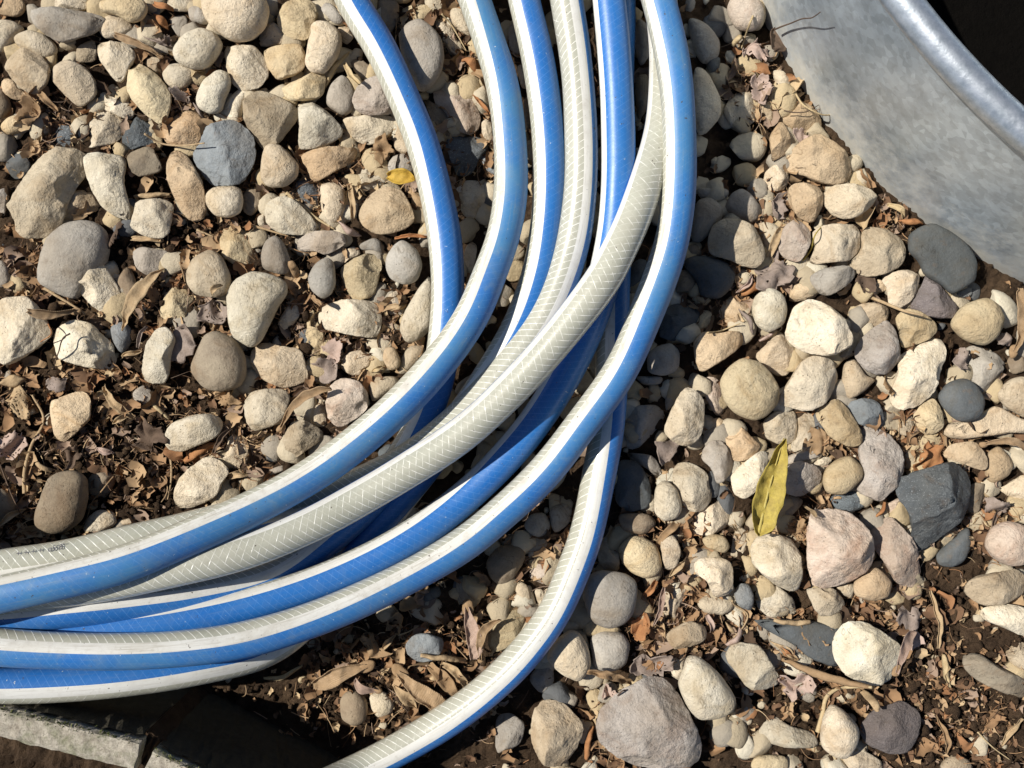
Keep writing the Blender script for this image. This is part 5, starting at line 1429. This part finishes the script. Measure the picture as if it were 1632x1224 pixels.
# stalks and straws
def stalk(pts, rad, mat, desc, zs=None, label=None):
    P = []
    for i, (x, y) in enumerate(pts):
        z = zs[i] if zs else min(zat(x, y), 0.03) + rad + 0.001
        P.append([*PX(x, y, z)])
    Q = catmull(P, 10)
    if not zs: Q[:, 2] = smooth1(Q[:, 2], 30); 
    n = len(Q); k = 7
    T = np.gradient(Q, axis=0); T /= np.linalg.norm(T, axis=1)[:, None]
    U = np.cross(T, [0, 0, 1.0]); U /= np.maximum(1e-6, np.linalg.norm(U, axis=1))[:, None]
    N = np.cross(U, T)
    tp = rad * (1 - 0.5 * np.linspace(0, 1, n))
    V = np.concatenate([[Q[i] + tp[i] * (U[i] * math.cos(2 * math.pi * j / k) + N[i] * math.sin(2 * math.pi * j / k)) for j in range(k)] for i in range(n)])
    F = [[i * k + j, i * k + (j + 1) % k, (i + 1) * k + (j + 1) % k, (i + 1) * k + j] for i in range(n - 1) for j in range(k)]
    F += [list(range(k))[::-1], [(n - 1) * k + j for j in range(k)]]
    org = Q[n // 2].copy(); org[2] = Q[:, 2].min()
    o = mesh_obj('dry_stalk', V - org, F, LM[mat], loc=org)
    m = pts[len(pts) // 2]
    tag(o, label or litter_label(desc, *m), 'stalk', 'dry stalks')
    if label: used.add(label)
def TL(t, s): return [TP(t, *[float(v) for v in w.split(',')]) for w in s.split()]
stalk(TL('t', '1060,255 1120,230 1190,205 1290,165 1390,150 1455,105'), 0.0006, 'dark', '', [0.02, 0.03, 0.042, 0.062, 0.08, 0.095], 'thin dark stem leaning on the tub wall near its upper corner')
stalk(TL('q', '290,990 320,880 350,760 420,710 520,690 640,700'), 0.0017, 'straw', 'hooked straw-coloured stalk')
stalk(TL('l', '550,670 700,740 870,800 980,830'), 0.0013, 'tan', 'straight tan twig')
stalk(TL('c', '455,945 415,970 375,1050 355,1160'), 0.0006, 'dark', 'thin dark stalk')
stalk(TL('d', '-10,240 90,265 170,290 290,320'), 0.001, 'tan', 'long tan straw')
stalk(TL('d', '230,30 330,110 420,190 540,265'), 0.0013, 'straw', 'long dry straw')
stalk(TL('a', '940,870 1050,935 1200,945 1330,930'), 0.0008, 'tan', 'thin tan stem')
stalk(TL('k', '930,940 1010,930 1060,910 1140,880'), 0.0007, 'straw', 'thin straw')
stalk(TL('s', '690,630 760,580 830,520 870,450'), 0.0005, 'dark', 'fine dark stalk')
stalk(TL('e', '740,650 660,740 600,820 560,930 500,1015'), 0.0006, 'brown', 'thin bent brown stem')
stalk(TL('e', '160,760 160,620 205,450 285,280 210,120'), 0.0014, 'tan', 'long bent tan stalk')
stalk(TL('e', '0,570 60,720 100,840 150,920'), 0.0006, 'dark', 'thin dark stem by the left edge')
stalk(TL('q', '1330,990 1430,1090 1540,1170'), 0.0006, 'straw', 'pale needle')
stalk(TL('o', '720,790 790,740 840,700 970,650'), 0.0006, 'dark', 'fine dark stem')
stalk(TL('t', '870,140 840,220 800,320 770,420'), 0.0008, 'straw', 'pale straw')
stalk(TL('r', '680,560 700,590 780,650 760,720 690,800'), 0.0008, 'tan', 'bent tan stem')
stalk(TL('t', '1140,960 1230,975 1340,965 1440,910'), 0.0005, 'dark', 'fine dark stalk')
stalk(TL('j', '270,600 330,680 440,740 520,750 610,745'), 0.0007, 'straw', 'pale straw at the tub foot')
stalk(TL('l', '180,490 240,400 280,310 320,240'), 0.0007, 'yellow', 'thin green-yellow grass stalk')
stalk(TL('c', '1170,480 1190,550 1210,640'), 0.0007, 'brown', 'short brown stalk')
stalk(TL('c', '1280,270 1350,300 1420,325'), 0.0009, 'tan', 'short tan stalk')
stalk(TL('c', '290,650 370,700 470,760 560,820'), 0.0012, 'tan', 'split tan stalk')
stalk(TL('c', '310,860 310,940 250,1020 160,1090'), 0.0005, 'red', 'fine reddish stem')
stalk(TL('b', '240,945 290,1020 330,1120 360,1170'), 0.0008, 'tan', 'thin tan stalk')
stalk(TL('b', '1240,90 1300,160 1350,240 1400,330'), 0.0006, 'straw', 'fine straw')
stalk(TL('h', '880,700 960,790 1035,880'), 0.0005, 'dark', 'fine dark stalk')
stalk(TL('h', '960,360 1020,340 1090,300'), 0.0006, 'straw', 'fine straw')
stalk(TL('e', '1105,500 1115,600 1110,700 1090,800'), 0.0009, 'tan', 'tan fibre')

# ------------------------------------------------------------------ uncountable leaf crumbs and fibres
def leaf_crumbs():
    rg = np.random.default_rng(77)
    spots = [(150, 650, 150), (60, 600, 90), (260, 700, 120), (200, 760, 90), (330, 380, 70), (300, 470, 90), (480, 320, 60), (540, 560, 80), (560, 280, 60), (480, 480, 70), (610, 500, 60),
             (700, 1030, 110), (560, 1060, 90), (650, 1080, 80), (1480, 1040, 120), (1560, 1130, 100), (1450, 1150, 100), (1200, 1000, 80), (1280, 1080, 80), (1080, 1000, 60), (1210, 150, 50),
             (1240, 350, 50), (1430, 330, 50), (1160, 460, 60), (1350, 700, 60), (1480, 700, 50), (1560, 840, 50), (1000, 1180, 60), (1300, 850, 50), (720, 60, 60), (100, 200, 70), (60, 440, 60),
             (300, 150, 60), (420, 640, 60), (400, 700, 60), (1100, 850, 80), (1400, 950, 80), (20, 850, 60), (760, 250, 60), (850, 900, 80)]
    V = []; F = []; off = 0
    N = 10500
    for k in range(N):
        if k % 5 == 0: x, y = rg.uniform(-20, 1652), rg.uniform(-20, 1244)
        else:
            s = spots[rg.integers(len(spots))]
            x, y = rg.normal(s[0], s[2] * 0.75), rg.normal(s[1], s[2] * 0.6)
        if not (-40 < x < 1672 and -40 < y < 1264): continue
        z = abs(rg.normal(0.002, 0.0025)) + 0.001
        if y > 1090 and x < 330: continue
        c = np.array(PX(x, y, z))
        if math.hypot(c[0] - TUBC[0], c[1] - TUBC[1]) < TUBC[2] + 0.006: continue
        fib = rg.random() < 0.35
        L = rg.uniform(0.006, 0.022) if fib else (rg.uniform(0.002, 0.007) if rg.random() < 0.72 else rg.uniform(0.007, 0.016))
        Wd = rg.uniform(0.0002, 0.0006) if fib else L * rg.uniform(0.35, 0.8)
        n, m = (6, 1) if fib else (5, 3)
        a = rg.uniform(0, 6.283); ti = rg.normal(0, 0.32); ro = rg.normal(0, 0.5)
        curl = rg.normal(0, 0.3) * L; bow = rg.normal(0, 0.18) * L
        t = np.linspace(-0.5, 0.5, n + 1)[:, None] * np.ones((1, m + 1)); u = np.linspace(-0.5, 0.5, m + 1)[None, :] * np.ones((n + 1, 1))
        wt = 1.0 if fib else (1 - 1.5 * np.abs(t) ** 2)
        px_ = t * L; py_ = u * Wd * wt + bow * (4 * t * t) ; pz_ = curl * (4 * t * t) * 0.5 + (0 if fib else Wd * 0.35 * (4 * u * u))
        p = np.stack([px_.ravel(), py_.ravel(), pz_.ravel()], 1)
        if not fib: p += rg.normal(0, L * 0.05, p.shape)
        cr_, sr_ = math.cos(ro), math.sin(ro); ct, st = math.cos(ti), math.sin(ti); ca, sa = math.cos(a), math.sin(a)
        p = p @ np.array([[1, 0, 0], [0, cr_, sr_], [0, -sr_, cr_]])
        p = p @ np.array([[ct, 0, st], [0, 1, 0], [-st, 0, ct]])
        p = p @ np.array([[ca, sa, 0], [-sa, ca, 0], [0, 0, 1]])
        V.append(p + c)
        i, j = np.meshgrid(np.arange(n), np.arange(m), indexing='ij')
        b = (i * (m + 1) + j).ravel() + off
        F.append(np.stack([b, b + m + 1, b + m + 2, b + 1], 1)); off += len(p)
    M = NM('leaf_crumbs', 0.9, 0.2)
    g = M.n('ShaderNodeNewGeometry')
    tc = M.n('ShaderNodeTexCoord').outputs['Object']
    colr = M.ramp(g.outputs['Random Per Island'], [(0.0, (0.17, 0.10, 0.058)), (0.22, (0.30, 0.185, 0.10)), (0.5, (0.41, 0.285, 0.165)), (0.66, (0.31, 0.225, 0.165)), (0.78, (0.30, 0.155, 0.075)), (0.85, (0.48, 0.36, 0.215)), (0.93, (0.085, 0.055, 0.036))], 'CONSTANT')
    M.l(M.mix(0.5, colr, M.mix(M.noise(tc, 600, 3, 0.7), (0.5, 0.5, 0.5), (1.3, 1.25, 1.2)), 'MULTIPLY'), M.b.inputs['Base Color'])
    o = mesh_obj('leaf_crumbs', np.concatenate(V), np.concatenate(F), M.m)
    tag(o, 'dry leaf crumbs and fibres scattered in the gaps', 'leaf litter', kind='stuff')
leaf_crumbs()

# crumbly soil clods
def clods():
    rg = np.random.default_rng(31)
    D, F = icosphere(1)
    VV = []; FF = []; off = 0
    zones = [(160, 700, 150, 110, 1), (230, 780, 90, 60, 1), (1480, 1080, 110, 90, 1), (1560, 1150, 80, 60, 1), (1420, 1120, 90, 80, 1), (300, 400, 90, 60, 1), (600, 1060, 120, 50, 1), (430, 540, 90, 70, 1)]
    for k in range(5200):
        if k % 4 == 0: x, y = rg.uniform(-10, 1642), rg.uniform(-10, 1234)
        else:
            q = zones[rg.integers(len(zones))]; x, y = rg.normal(q[0], q[2]), rg.normal(q[1], q[3])
        if y > 1090 and x < 330: continue
        r_ = rg.uniform(0.0006, 0.0026) if rg.random() < 0.9 else rg.uniform(0.0025, 0.0042)
        c = np.array(PX(x, y, 0.002)); 
        if math.hypot(c[0] - TUBC[0], c[1] - TUBC[1]) < TUBC[2] + 0.004: continue
        V = D * (1 + rg.normal(0, 0.22, (len(D), 1))) * r_ * rg.uniform(0.7, 1.2, 3)
        c[2] = r_ * 0.4 + abs(rg.normal(0, 0.002))
        VV.append(V + c); FF.append(F + off); off += len(V)
    o = mesh_obj('soil_clods', np.concatenate(VV), np.concatenate(FF), SOIL)
    tag(o, 'crumbly dark soil clods between the pebbles', 'soil', kind='stuff')
clods()
